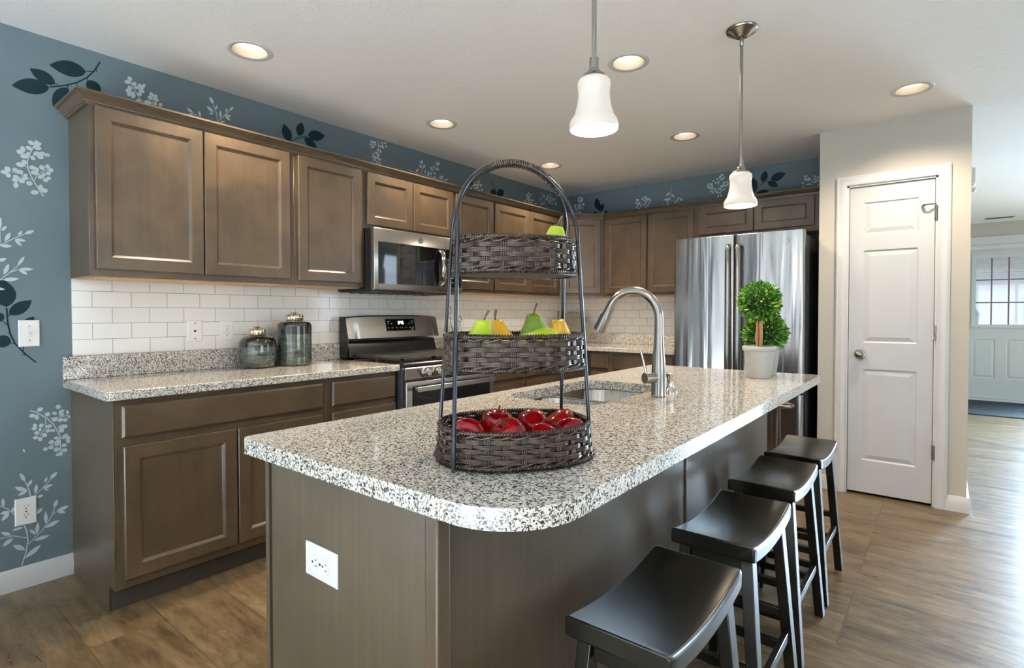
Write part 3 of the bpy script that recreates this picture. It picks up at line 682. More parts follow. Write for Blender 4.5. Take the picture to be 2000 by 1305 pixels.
d1 = panel_door('door_1', 2.687, 3.143, 0.016, 2.067, YP + 0.012, 0.035,
                [(2.766, 3.062, 1.748, 1.961), (2.766, 3.062, 1.025, 1.642), (2.766, 3.062, 0.233, 0.848)], 'door_white')
kn = MB().lathe([(0.0, 0.062), (0.018, 0.060), (0.027, 0.050), (0.028, 0.040), (0.020, 0.030), (0.011, 0.024), (0.010, 0.008), (0.030, 0.006), (0.033, 0.0)], 28)
kn.move(Matrix.Translation((2.752, YP + 0.012, 0.945)) @ Matrix.Rotation(radians(90), 4, 'X'))
obj('door_knob', kn, 'nickel', d1, smooth=50)
for z in (1.851, 1.099, 0.345):
    h = MB().tube([(3.1505, YP - 0.003, z - 0.045), (3.1505, YP - 0.003, z + 0.045)], 0.0065, 10)
    h.box(3.138, 3.1505, YP + 0.010, YP + 0.013, z - 0.043, z + 0.043)
    obj('hinge', h, 'nickel', d1, smooth=40)
hp = MB().tube([(3.148, YP - 0.006, 1.905), (3.105, YP - 0.028, 1.903), (3.085, YP - 0.02, 1.900)], 0.0045, 8)
hp.tube([(3.087, YP - 0.02, 1.900), (3.078, YP + 0.010, 1.900)], 0.008, 8)
obj('hinge_stop', hp, 'nickel', d1, smooth=40)
obj('latch_plate', MB().box(2.6835, 2.687, YP + 0.012, YP + 0.04, 0.90, 0.985), 'nickel', d1, smooth=0)

# --- entry door at the end of the hall
casing('trim_2', 3.315, 4.265, 2.11, YE, 1)
obj_hd = MB().box(3.25, 4.33, YE - 0.022, YE, 2.175, 2.285)
struct('trim_3', obj_hd, 'trim_white', smooth=0)
G = (3.523, 4.057, 1.051, 2.002)
d2 = panel_door('door_2', 3.328, 4.252, 0.035, 2.098, YE + 0.02, 0.045,
                [(3.505, 3.745, 0.315, 0.855), (3.863, 4.103, 0.315, 0.855)], 'entry_paint', G)
fr = MB()
for (a, b, c, d) in ((G[0] - 0.035, G[0] + 0.012, G[2] - 0.035, G[3] + 0.035), (G[1] - 0.012, G[1] + 0.035, G[2] - 0.035, G[3] + 0.035),
                     (G[0] + 0.012, G[1] - 0.012, G[2] - 0.035, G[2] + 0.012), (G[0] + 0.012, G[1] - 0.012, G[3] - 0.012, G[3] + 0.035)):
    fr.box(a, b, YE + 0.008, YE + 0.022, c, d)
obj('glass_frame', fr, 'entry_paint', d2, smooth=0)
mu = MB()
for k in (1, 2):
    x = G[0] + (G[1] - G[0]) * k / 3; z = G[2] + (G[3] - G[2]) * k / 3
    mu.box(x - 0.008, x + 0.008, YE + 0.03, YE + 0.046, G[2], G[3]); mu.box(G[0], G[1], YE + 0.031, YE + 0.045, z - 0.008, z + 0.008)
o = obj('muntin_grid', mu, simple('mauve_muntin', rgb('#6f5d63'), 0.5), d2, smooth=0); o['label'] = 'dark mauve glazing bars'
obj('window_pane', MB().box(G[0], G[1], YE + 0.036, YE + 0.040, G[2], G[3]), 'pane', d2, smooth=0)
struct('trim_4', MB().box(3.315, 4.265, YE - 0.03, YE + 0.12, 0, 0.03), 'trim_white', smooth=0)

# --- outside the entry door
struct('ground', MB().box(-12, 20, YE + 0.1, 46, -0.25, -0.12), 'concrete', smooth=0)
t = thing('neighbor_house', 'pale house with a grey gable roof outside the entry door window', 'house', (5.0, 27.0, -0.12))
obj('house_wall', MB().box(-3.5, 14, 27, 33, -0.12, 2.75), 'siding', t, smooth=0)
obj('house_roof', MB().prism([(-5.2, 3.05), (0.5, 4.6), (6.2, 3.05), (6.2, 2.75), (-5.2, 2.75)], 'y', 26.3, 33.5), 'roofing', t, smooth=0)
obj('garage_roof', MB().prism([(6.3, 3.6), (9.5, 5.3), (13.0, 3.6), (13.0, 3.3), (6.3, 3.3)], 'y', 25.6, 33.5), 'roofing', t, smooth=0)
t = thing('post_lantern', 'small grey lantern on a post outside the entry door', 'lantern', (3.66, 13.5, -0.12))
obj('post', MB().lathe([(0.05, 0), (0.05, 1.02), (0.03, 1.05)], 12, (3.66, 13.5, -0.12)), 'lamp_post', t)
obj('lantern_head', MB().lathe([(0.03, 1.05), (0.055, 1.09), (0.075, 1.30), (0.09, 1.31), (0.02, 1.42), (0.0, 1.46)], 8, (3.66, 13.5, -0.12)), 'lamp_post', t, smooth=20)

# ================================================================== tile backsplash
mb = MB().box(0.0005, 0.009, 0.003, YB - 0.0005, 0.60, 1.384)
tag(obj('tile_backsplash', mb, 'tile_y', smooth=0), 'white subway tile backsplash along the long wall under the upper cabinets', 'backsplash', 'tile backsplashes')
mb = MB().box(0.0095, 1.56, YB - 0.009, YB - 0.0005, 0.60, 1.384)
tag(obj('tile_backsplash', mb, 'tile_x', smooth=0), 'white subway tile backsplash on the short wall left of the fridge', 'backsplash', 'tile backsplashes')

# ================================================================== upper cabinets
UZ0, UZ1 = 1.383, 2.140


def upper(y0, y1, z0, doors, label, dz0, dz1=2.122):
    t = thing('upper_cabinet', label, 'cabinet', (0.002, (y0 + y1) / 2, z0), 0, 'upper kitchen cabinets')
    obj('cabinet_body', MB().box(0.0095 if z0 > 1.5 else 0.002, 0.305, y0 + 0.0004, y1 - 0.0004, z0 + 0.002, UZ1), 'cab', t, bevel=0.0012, seg=1)
    for (a, b) in doors:
        obj('door', MB().panel((0.3052, a, dz0), (0, 1, 0), (0, 0, 1), (1, 0, 0), b - a, dz1 - dz0, DOOR), 'cab', t, smooth=25)
    o = obj('bottom_panel', MB().box(0.02, 0.285, y0 + 0.02, y1 - 0.02, z0 - 0.0035, z0 + 0.0025), 'cab_under', t, smooth=0)
    o['label'] = 'pale natural wood underside'
    return t
ua = upper(0, 0.945, UZ0, [(0.022, 0.459), (0.465, 0.915)], 'two door brown upper cabinet at the left end of the long wall', 1.415)
upper(0.945, 1.42, UZ0, [(0.964, 1.392)], 'single door brown upper cabinet just left of the microwave', 1.411)
upper(1.42, 2.222, 1.765, [(1.436, 1.812), (1.818, 2.208)], 'short two door brown cabinet directly above the microwave', 1.787)
upper(2.222, 2.68, UZ0, [(2.239, 2.668)], 'single door brown upper cabinet just right of the microwave', 1.411)
upper(2.68, 3.656, UZ0, [(2.690, 3.156), (3.162, 3.622)], 'two door brown upper cabinet on the long wall next to the corner cabinet', 1.411)

# diagonal corner cabinet
DC0, DC1 = (0.305, 3.660), (0.610, 3.965)
t = thing('corner_cabinet', 'diagonal brown upper cabinet filling the corner of the two walls', 'cabinet', (0.2, YB - 0.2, UZ0), 0, 'upper kitchen cabinets')
obj('cabinet_body', MB().prism([(0.002, 3.660), DC0, DC1, (0.610, YB - 0.002), (0.002, YB - 0.002)], 'z', UZ0 + 0.002, UZ1), 'cab', t, bevel=0.0012, seg=1)
q = 1 / math.sqrt(2); L = 0.305 * math.sqrt(2)
obj('door', MB().panel((DC0[0] + q * 0.032 + q * 0.0002, DC0[1] + q * 0.032 - q * 0.0002, 1.411), (q, q, 0), (0, 0, 1), (q, -q, 0), L - 0.064, 2.122 - 1.411, DOOR), 'cab', t, smooth=25)
obj('bottom_panel', MB().prism([(0.02, 3.68), (0.29, 3.68), (0.59, 3.98), (0.59, YB - 0.02), (0.02, YB - 0.02)], 'z', UZ0 - 0.0035, UZ0 + 0.0025), 'cab_under', t, smooth=0)['label'] = 'pale natural wood underside'


def upper_back(x0, x1, z0, doors, label, dz0):
    t = thing('upper_cabinet', label, 'cabinet', ((x0 + x1) / 2, YB - 0.002, z0), 0, 'upper kitchen cabinets')
    obj('cabinet_body', MB().box(x0 + 0.0004, x1 - 0.0004, 3.965, YB - 0.0095, z0 + 0.002, UZ1), 'cab', t, bevel=0.0012, seg=1)
    for (a, b) in doors:
        obj('door', MB().panel((a, 3.9648, dz0), (1, 0, 0), (0, 0, 1), (0, -1, 0), b - a, 2.122 - dz0, DOOR), 'cab', t, smooth=25)
    obj('bottom_panel', MB().box(x0 + 0.02, x1 - 0.02, 3.985, YB - 0.02, z0 - 0.0035, z0 + 0.0025), 'cab_under', t, smooth=0)['label'] = 'pale natural wood underside'
upper_back(0.611, 1.515, UZ0, [(0.632, 1.060), (1.075, 1.497)], 'two door brown upper cabinet on the short wall left of the fridge', 1.411)
upper_back(1.515, 2.500, 1.860, [(1.541, 1.982), (1.988, 2.420)], 'short two door brown cabinet directly above the fridge', 1.889)

# crown molding swept along the cabinet tops
PRO = [(0.0, 2.122), (0.009, 2.122), (0.011, 2.129), (0.016, 2.131), (0.017, 2.137), (0.022, 2.141), (0.030, 2.149), (0.037, 2.158), (0.042, 2.160), (0.042, 2.1645), (0.049, 2.166), (0.049, 2.174), (0.0, 2.174)]
PATH = [((0.0, 0.0), (0, -1)), ((0.305, 0.0), (1, -1)), ((0.305, 3.660), (1, -math.tan(pi / 8))), (DC1, (math.tan(pi / 8), -1)), ((2.504, 3.965), (0, -1))]
rings = [[(p[0] + n[0] * u, p[1] + n[1] * u, z) for (u, z) in PRO] for p, n in PATH]
tag(obj('crown_molding', MB().loft(rings, True, True), 'cab', smooth=25), 'brown crown molding running along the tops of the upper cabinets', 'molding')

# ================================================================== base cabinets
BZ = 0.876
BPRO = [(0.0095, 0.0), (0.535, 0.0), (0.535, 0.105), (0.61, 0.105), (0.61, BZ), (0.0095, BZ)]


def base(y0, y1, drawers, doors, label, end=False):
    t = thing('base_cabinet', label, 'cabinet', (0.3, (y0 + y1) / 2, 0), 0, 'base kitchen cabinets')
    obj('cabinet_body', MB().prism([(x, z) for x, z in BPRO], 'y', y0 + 0.0004, y1 - 0.0004), 'cab', t, bevel=0.0012, seg=1)
    if end:
        obj('end_panel', MB().prism([(x + (0 if x < .1 else .001), z) for x, z in BPRO], 'y', y0 - 0.006, y0), 'cab_end', t, bevel=0.001, seg=1)
    obj('toe_kick', MB().box(0.536, 0.539, y0 + 0.001, y1 - 0.001, 0.0, 0.1045), 'toe', t, smooth=0)
    for (a, b) in drawers:
        obj('drawer_front', MB().panel((0.6102, a, 0.719), (0, 1, 0), (0, 0, 1), (1, 0, 0), b - a, 0.131, SLAB), 'cab_flat', t, smooth=20)
    for (a, b) in doors:
        obj('door', MB().panel((0.6102, a, 0.142), (0, 1, 0), (0, 0, 1), (1, 0, 0), b - a, 0.543, DOOR), 'cab', t, smooth=25)
    return t
base(0.0, 0.945, [(0.022, 0.922)], [(0.026, 0.472), (0.478, 0.922)], 'wide brown base cabinet with two doors at the left end of the counter', True)
base(0.945, 1.420, [(0.977, 1.408)], [(0.977, 1.408)], 'narrow brown base cabinet just left of the range')
base(2.252, 2.700, [(2.268, 2.682)], [(2.268, 2.682)], 'narrow brown base cabinet just right of the range')
base(2.700, 3.640, [(2.716, 3.166), (3.174, 3.600)], [(2.716, 3.166), (3.174, 3.600)], 'brown base cabinet with two drawers on the long wall near the corner')
YBF = YB - 0.61
t = thing('base_cabinet', 'brown base cabinet on the short wall left of the fridge', 'cabinet', (1.0, YB - 0.3, 0), 0, 'base kitchen cabinets')
obj('cabinet_body', MB().box(0.612, 1.462, YBF, YB - 0.0095, 0.105, BZ), 'cab', t, bevel=0.0012, seg=1)
obj('toe_kick', MB().box(0.612, 1.462, YBF + 0.075, YB - 0.0095, 0, 0.105), 'toe', t, smooth=0)
for (a, b) in ((0.655, 0.835), (0.895, 1.445)):
    obj('drawer_front', MB().panel((a, YBF - 0.0002, 0.719), (1, 0, 0), (0, 0, 1), (0, -1, 0), b - a, 0.131, SLAB), 'cab_flat', t, smooth=20)
    obj('door', MB().panel((a, YBF - 0.0002, 0.142), (1, 0, 0), (0, 0, 1), (0, -1, 0), b - a, 0.543, DOOR), 'cab', t, smooth=25)

# ================================================================== countertops
def arc(cx, cy, r, a0, a1, n=8):
    return [(cx + r * cos(radians(a0 + (a1 - a0) * k / n)), cy + r * sin(radians(a0 + (a1 - a0) * k / n))) for k in range(n + 1)]
CZ0, CZ1 = 0.8765, 0.914
poly = [(0.0095, -0.036)] + arc(0.648 - 0.02, -0.036 + 0.02, 0.02, -90, 0, 5) + [(0.648, 1.424), (0.0095, 1.424)]
t = thing('countertop', 'speckled granite countertop left of the range holding two glass jars', 'countertop', (0.3, 0.7, CZ0), 0, 'granite countertops')
obj('counter_slab', MB().prism(poly, 'z', CZ0, CZ1), 'granite', t, bevel=0.004, seg=2)
obj('upstand', MB().box(0.0095, 0.029, -0.036, 1.424, CZ1 + 0.0003, 1.0205), 'granite', t, bevel=0.002)
poly = [(0.0095, 2.250), (0.648, 2.250), (0.648, YB - 0.648), (1.468, YB - 0.648), (1.468, YB - 0.0095), (0.0095, YB - 0.0095)]
t = thing('countertop', 'speckled granite countertop turning the corner between range and fridge', 'countertop', (0.3, 3.6, CZ0), 0, 'granite countertops')
obj('counter_slab', MB().prism(poly, 'z', CZ0, CZ1), 'granite', t, bevel=0.004, seg=2)
obj('upstand', MB().box(0.0095, 0.029, 2.250, YB - 0.0095, CZ1 + 0.0003, 1.0205).box(0.029, 1.468, YB - 0.029, YB - 0.0095, CZ1 + 0.0003, 1.0205), 'granite', t, bevel=0.002)

# ================================================================== island
t = thing('kitchen_island', 'brown wood kitchen island with a flat seating side', 'island', (2.18, 1.15, 0))
IX0, IX1, IY0, IY1 = 1.875, 2.468, -0.034, 2.345
mb = MB().box(IX0 + 0.02, IX1 - 0.02, IY0 + 0.02, 0.828, 0, BZ).box(IX0 + 0.02, IX1 - 0.02, 1.535, IY1, 0, BZ)
mb.box(IX0 + 0.02, IX0 + 0.03, 0.828, 1.535, 0, BZ).box(IX1 - 0.03, IX1 - 0.02, 0.828, 1.535, 0, BZ)
obj('cabinet_body', mb, 'cab', t, smooth=0)
obj('end_panel', MB().box(IX0 + 0.0435, IX1 + 0.002, IY0, IY0 + 0.019, 0, BZ), 'cab_end', t, bevel=0.001, seg=1)
obj('edge_strip', MB().box(IX0 + 0.0195, IX0 + 0.0365, IY0 - 0.003, IY0 + 0.0195, 0, BZ), 'cab_end', t, smooth=0)
obj('corner_post', MB().box(IX1 + 0.0025, IX1 + 0.036, IY0 - 0.004, IY0 + 0.030, 0, BZ), 'cab', t, bevel=0.004)
obj('back_panel', MB().box(IX1 - 0.004, IX1 + 0.010, IY0 + 0.0305, 1.195, 0, BZ), 'cab_end', t, smooth=0)
obj('seam_strip', MB().box(IX1 - 0.004, IX1 + 0.016, 1.1955, 1.211, 0, BZ), 'cab', t, bevel=0.002)
obj('back_panel', MB().box(IX1 - 0.004, IX1 + 0.010, 1.2115, IY1, 0, BZ), 'cab_end', t, smooth=0)


def rrect(x0, x1, y0, y1, r, n=6):
    if not isinstance(r, (tuple, list)): r = (r,) * 4
    return (arc(x0 + r[0], y0 + r[0], r[0], 180, 270, n) + arc(x1 - r[1], y0 + r[1], r[1], 270, 360, n)
            + arc(x1 - r[2], y1 - r[2], r[2], 0, 90, n) + arc(x0 + r[3], y1 - r[3], r[3], 90, 180, n))


def slab_with_hole(outer, holes, z0, z1):
    bm = bmesh.new(); ed = []
    for pts in [outer] + holes:
        vs = [bm.verts.new((x, y, z1)) for x, y in pts]
        ed += [bm.edges.new((vs[i], vs[(i + 1) % len(vs)])) for i in range(len(vs))]
    bmesh.ops.triangle_fill(bm, use_beauty=True, use_dissolve=False, edges=ed, normal=(0, 0, 1))
    bm.verts.index_update()
    top = [v.co[:] for v in bm.verts]; fs = [tuple(v.index for v in f.verts) for f in bm.faces]; bm.free()
    n = len(top); mb = MB()
    vs = top + [(x, y, z0) for x, y, _ in top]
    f2 = list(fs) + [tuple(i + n for i in reversed(f)) for f in fs]
    k = 0
    for pts in [outer] + holes:
        m = len(pts)
        for i in range(m):
            a, b = k + i, k + (i + 1) % m
            f2.append((a, b, b + n, a + n))
        k += m
    return mb.add(vs, f2)
SX0, SX1, SY0, SY1 = 1.905, 2.292, 0.862, 1.500
outer = rrect(1.828, 2.7185, -0.068, 2.3746, (0.03, 0.155, 0.03, 0.03), 12)
hole = rrect(SX0, SX1, SY0, SY1, 0.085, 8)
tag(obj('island_countertop', slab_with_hole(outer, [hole], CZ0, CZ1), 'granite', bevel=0.004, seg=2),
    'large speckled granite island countertop with a rounded front corner and sink cutout', 'countertop', 'granite countertops')

# sink
t = thing('kitchen_sink', 'double bowl stainless sink set under the island countertop', 'sink', (2.1, 1.18, 0.68))
def bowl(y0, y1, rr):
    x0, x1 = SX0 - 0.012, SX1 + 0.012
    R = [rrect(x0, x1, y0, y1, rr, 8), rrect(x0 + 0.003, x1 - 0.003, y0 + 0.003, y1 - 0.003, rr, 8),
         rrect(x0 + 0.012, x1 - 0.012, y0 + 0.012, y1 - 0.012, rr, 8), rrect(x0 + 0.04, x1 - 0.04, y0 + 0.04, y1 - 0.04, rr, 8)]
    Z = [0.8745, 0.866, 0.74, 0.705]
    inner = [[(x, y, z) for x, y in r] for r, z in zip(R, Z)]
    mb = MB().loft(inner, False, True)
    out = [[(x, y, 0.8745) for x, y in rrect(x0 - 0.004, x1 + 0.004, y0 - 0.004, y1 + 0.004, rr, 8)],
           [(x, y, 0.70) for x, y in rrect(x0 - 0.004, x1 + 0.004, y0 - 0.004, y1 + 0.004, rr, 8)]]
    mb.loft(out, False, True)
    return mb
for (a, b) in ((SY0 - 0.012, 1.172), (1.190, SY1 + 0.012)):
    o = obj('bowl', bowl(a, b, 0.09), 'sink', t, smooth=50)
    obj('drain', MB().lathe([(0.0, 0.004), (0.03, 0.003), (0.042, 0.006), (0.045, 0.001)], 24, (2.1, (a + b) / 2, 0.7055)), 'chrome', o, smooth=50)
fl = slab_with_hole(rrect(SX0 - 0.02, SX1 + 0.02, SY0 - 0.02, SY1 + 0.02, 0.08, 8),
                    [rrect(SX0 - 0.011, SX1 + 0.011, SY0 - 0.011, 1.171, 0.09, 8), rrect(SX0 - 0.011, SX1 + 0.011, 1.191, SY1 + 0.011, 0.09, 8)], 0.872, 0.8755)
obj('rim', fl, 'sink', t, smooth=0)

# ================================================================== refrigerator (faces -y)
FX0, FX1, FXM, FY = 1.521, 2.443, 1.981, 3.445
t = thing('refrigerator', 'tall stainless french door refrigerator beside the white pantry door', 'refrigerator', (1.95, 3.9, 0))
obj('cabinet_body', MB().box(FX0 + 0.004, FX1 - 0.008, FY + 0.085, YB - 0.03, 0.04, 1.778), 'dark_body', t, bevel=0.004)
obj('toe_grille', MB().box(FX0 + 0.02, FX1 - 0.02, FY + 0.07, FY + 0.0845, 0.0, 0.095), 'dark_body', t, bevel=0.002)


def fdoor(x0, x1, z0, z1, y0=FY, th=0.075, bow=0.010):
    n = 14; rings = []
    def prof(x):
        u = (x - (x0 + x1) / 2) / ((x1 - x0) / 2)
        e = min(1.0, (1 - abs(u)) / 0.05)
        return y0 + bow * u * u + (1 - e) ** 2 * 0.012
    xs = [x0, x0 + 0.004, x0 + 0.010, x0 + 0.018] + [x0 + 0.03 + (x1 - x0 - 0.06) * k / n for k in range(n + 1)] + [x1 - 0.018, x1 - 0.010, x1 - 0.004, x1]
    poly = [(x, prof(x)) for x in xs] + [(x1, y0 + th), (x0, y0 + th)]
    return MB().prism(poly, 'z', z0, z1)


def bar_handle(a, b, off, r, sq):
    """rounded bar standing off a face; a, b end points on the face, off = stand-off vector"""
    A, B, O = Vector(a), Vector(b), Vector(off); d = (B - A).normalized()
    P = [A + d * 0.012, A + d * 0.012 + O * 0.55, A + d * 0.02 + O * 0.85, A + d * 0.045 + O]
    P += [A + d * 0.045 + O + (B - A - d * 0.09) * (k / 6) for k in range(1, 6)]
    P += [B - d * 0.045 + O, B - d * 0.02 + O * 0.85, B - d * 0.012 + O * 0.55, B - d * 0.012]
    return MB().tube(P, r, 12, sq=sq)
for i, (a, b, hx) in enumerate(((FX0, FXM - 0.0035, FXM - 0.034), (FXM + 0.0035, FX1, FXM + 0.036))):
    dr = obj('door', fdoor(a, b, 0.668, 1.800), 'steel_fridge', t, bevel=0.003, smooth=40)
    obj('handle', bar_handle((hx, FY + 0.012, 0.76), (hx, FY + 0.012, 1.735), (0, -0.062, 0), 0.0135, (1.15, 0.85)), 'nickel', dr, smooth=50)
    if i == 1:
        bd = MB().lathe([(0.0, 0.0035), (0.017, 0.0035), (0.0185, 0.0045), (0.0205, 0.0045), (0.0215, 0.0)], 32)
        bd.move(Matrix.Translation((2.330, FY + 0.0075, 1.726)) @ Matrix.Rotation(radians(90), 4, 'X'))
        obj('badge', bd, 'badge', dr, smooth=40)
dr = obj('freezer_drawer', fdoor(FX0, FX1, 0.10, 0.658), 'steel_fridge', t, bevel=0.003, smooth=40)
obj('handle', bar_handle((FX0 + 0.06, FY + 0.010, 0.575), (FX1 - 0.055, FY + 0.010, 0.575), (0, -0.055, 0), 0.0135, (0.85, 1.15)), 'nickel', dr, smooth=50)
for x in (FX0 + 0.05, FX1 - 0.05):
    obj('hinge_cover', MB().box(x - 0.03, x + 0.03, FY + 0.03, FY + 0.16, 1.7785, 1.803), 'dark_body', t, bevel=0.004)

# ================================================================== gas range (faces +x)
RY0, RY1 = 1.432, 2.244
t = thing('gas_range', 'stainless gas range with black cooktop and clock display', 'range', (0.35, 1.84, 0))
obj('range_body', MB().box(0.03, 0.655, RY0, RY1, 0.02, 0.895), 'dark_body', t, bevel=0.003)
pr = [(0.030, 0.8955), (0.668, 0.8955), (0.676, 0.903), (0.676, 0.915), (0.668, 0.922), (0.64, 0.922), (0.60, 0.914), (0.10, 0.914), (0.030, 0.922)]
obj('cooktop', MB().prism(pr, 'y', RY0 - 0.001, RY1 + 0.001), 'black_enamel', t, bevel=0.002)
# back guard: black riser and a leaning steel control panel
obj('riser', MB().prism([(0.030, 0.9225), (0.115, 0.9225), (0.100, 0.985), (0.080, 1.035), (0.030, 1.035)], 'y', RY0 + 0.012, RY1 - 0.012), 'black_enamel', t, bevel=0.003)
bgp = MB(); n = 16; rings = []
for k in range(n + 1):
    y = RY0 - 0.004 + (RY1 - RY0 + 0.008) * k / n; u = 2 * k / n - 1
    bz = 1.043 - 0.0 * u * u; b = 0.010 * (1 - u * u); tz = 1.196 + 0.012 * (1 - u ** 4)
    rings.append([(0.030, y, bz), (0.118 + b, y, bz), (0.122 + b, y, bz + 0.008), (0.088 + b, y, tz - 0.008), (0.080 + b, y, tz), (0.030, y, tz)])
bgp.loft(rings)
cp = obj('control_panel', bgp, 'steel', t, bevel=0.002, smooth=30)
obj('panel_end', MB().prism([(0.030, 0.9225), (0.112, 0.9225), (0.128, 1.043), (0.084, 1.198), (0.030, 1.198)], 'y', RY0 - 0.0115, RY0 - 0.0045), 'black_enamel', t, bevel=0.002)


def on_panel(y, s):          # point of the leaning panel face at distance s above its lower edge
    u = (y - (RY0 + RY1) / 2) / ((RY1 - RY0) / 2); b = 0.010 * (1 - u * u)
    d = Vector((-0.034, 0, 0.147)).normalized()
    return Vector((0.122 + b, y, 1.051)) + d * s
PN = Vector((0.147, 0, 0.034)).normalized()


def panel_quad(mb, y0, y1, s0, s1, o0, o1):
    a = [on_panel(y, s) + PN * o0 for y, s in ((y0, s0), (y1, s0), (y1, s1), (y0, s1))]
    b = [on_panel(y, s) + PN * o1 for y, s in ((y0, s0), (y1, s0), (y1, s1), (y0, s1))]
    mb.hexa(a, b)
DY0, DY1 = 1.742, 2.010
mb = MB(); panel_quad(mb, DY0 - 0.008, DY1 + 0.008, 0.040, 0.138, -0.004, 0.0015)
obj('display_bezel', mb, 'steel', cp, bevel=0.001)
mb = MB(); panel_quad(mb, DY0, DY1, 0.046, 0.132, -0.002, 0.0028)
obj('display', mb, 'black_glass', cp, smooth=0)
SEG = {'2': 'abged', '4': 'fgbc', '5': 'afgcd'}
mb = MB()
def seg7(ch, y, s, wd, ht, th):
    m = s + ht / 2
    R = {'a': (y, y + wd, s + ht - th, s + ht), 'g': (y, y + wd, m - th / 2, m + th / 2), 'd': (y, y + wd, s, s + th),
         'f': (y, y + th, m, s + ht), 'b': (y + wd - th, y + wd, m, s + ht), 'e': (y, y + th, s, m), 'c': (y + wd - th, y + wd, s, m)}
    for k in SEG[ch]: panel_quad(mb, *R[k], 0.0028, 0.0034)
seg7('2', 1.852, 0.094, 0.012, 0.022, 0.0032); seg7('4', 1.873, 0.094, 0.012, 0.022, 0.0032); seg7('5', 1.889, 0.094, 0.012, 0.022, 0.0032)
for s in (0.100, 0.109): panel_quad(mb, 1.8672, 1.8698, s, s + 0.003, 0.0028, 0.0034)
o = obj('clock_digits', mb, 'digits', cp, smooth=0); o['label'] = 'lit white clock digits 2:45'
mb = MB()
for y, s, wd in ((1.756, 0.112, 0.020), (1.756, 0.096, 0.012), (1.786, 0.096, 0.012), (1.975, 0.112, 0.022), (1.950, 0.098, 0.014), (1.978, 0.098, 0.014),
              (1.756, 0.066, 0.010), (1.790, 0.066, 0.012), (1.828, 0.066, 0.010), (1.862, 0.066, 0.006), (1.882, 0.066, 0.006), (1.915, 0.066, 0.009), (1.952, 0.066, 0.011), (1.980, 0.066, 0.011), (1.970, 0.052, 0.018)):
    panel_quad(mb, y, y + wd, s, s + 0.004, 0.0028, 0.0032)
obj('key_print', mb, 'keys', cp, smooth=0)
# grates
for (a, b) in ((RY0 + 0.02, RY0 + 0.275), (RY0 + 0.282, RY1 - 0.282), (RY1 - 0.275, RY1 - 0.02)):
    g = MB(); zt = 0.948
    for x in (0.145, 0.625): g.box(x - 0.008, x + 0.008, a, b, zt - 0.018, zt)
    for y in (a + 0.008, b - 0.008): g.box(0.137, 0.633, y - 0.008, y + 0.008, zt - 0.018, zt)
    for k in range(1, 9):
        x = 0.145 + 0.48 * k / 9
        g.box(x - 0.005, x + 0.005, a + 0.001, b - 0.001, zt - 0.012, zt + 0.002)
    g.box(0.145, 0.625, (a + b) / 2 - 0.005, (a + b) / 2 + 0.005, zt - 0.014, zt)
    for x in (0.15, 0.385, 0.62):
        for y in (a + 0.008, b - 0.008): g.box(x - 0.008, x + 0.008, y - 0.008, y + 0.008, 0.9135, zt - 0.017)
    obj('grate', g, 'iron', t, bevel=0.0025)
for (x, y) in ((0.25, RY0 + 0.15), (0.50, RY0 + 0.15), (0.38, (RY0 + RY1) / 2), (0.25, RY1 - 0.15), (0.50, RY1 - 0.15)):
    obj('burner', MB().lathe([(0.055, 0.0), (0.055, 0.008), (0.040, 0.010), (0.040, 0.018), (0.0, 0.020)], 24, (x, y, 0.9142)), 'iron', t, smooth=50)
# front control strip with knobs
obj('control_strip', MB().prism([(0.6555, 0.815), (0.672, 0.815), (0.680, 0.822), (0.690, 0.888), (0.686, 0.8945), (0.6555, 0.8945)], 'y', RY0 + 0.001, RY1 - 0.001), 'steel', t, bevel=0.0015)
for y in (1.588, 1.676, 1.838, 2.000, 2.088):
    kb = MB().lathe([(0.0, 0.034), (0.017, 0.034), (0.0195, 0.031), (0.021, 0.012), (0.025, 0.009), (0.026, 0.0)], 28)
    kb.box(-0.004, 0.004, -0.019, 0.019, 0.030, 0.040)
    kb.move(Matrix.Scale(1.25, 4)); kb.move(Matrix.Translation((0.6845, y, 0.855)) @ Matrix.Rotation(radians(82), 4, 'Y'))
    obj('knob', kb, 'nickel', t, bevel=0.0012, smooth=45)
od = obj('oven_door', MB().box(0.6555, 0.690, RY0 + 0.004, RY1 - 0.004, 0.245, 0.806), 'steel', t, bevel=0.004)
obj('oven_window', MB().box(0.690, 0.6925, RY0 + 0.052, RY1 - 0.052, 0.30, 0.778), 'black_glass', od, smooth=0)
hb_ = MB().box(0.732, 0.747, RY0 + 0.050, RY1 - 0.050, 0.748, 0.780)
for y in (RY0 + 0.075, RY1 - 0.075): hb_.box(0.689, 0.7325, y - 0.012, y + 0.012, 0.755, 0.773)
obj('handle', hb_, 'steel', od, bevel=0.004, seg=3, smooth=40)
obj('storage_drawer', MB().box(0.6555, 0.686, RY0 + 0.004, RY1 - 0.004, 0.06, 0.235), 'steel', t, bevel=0.004)

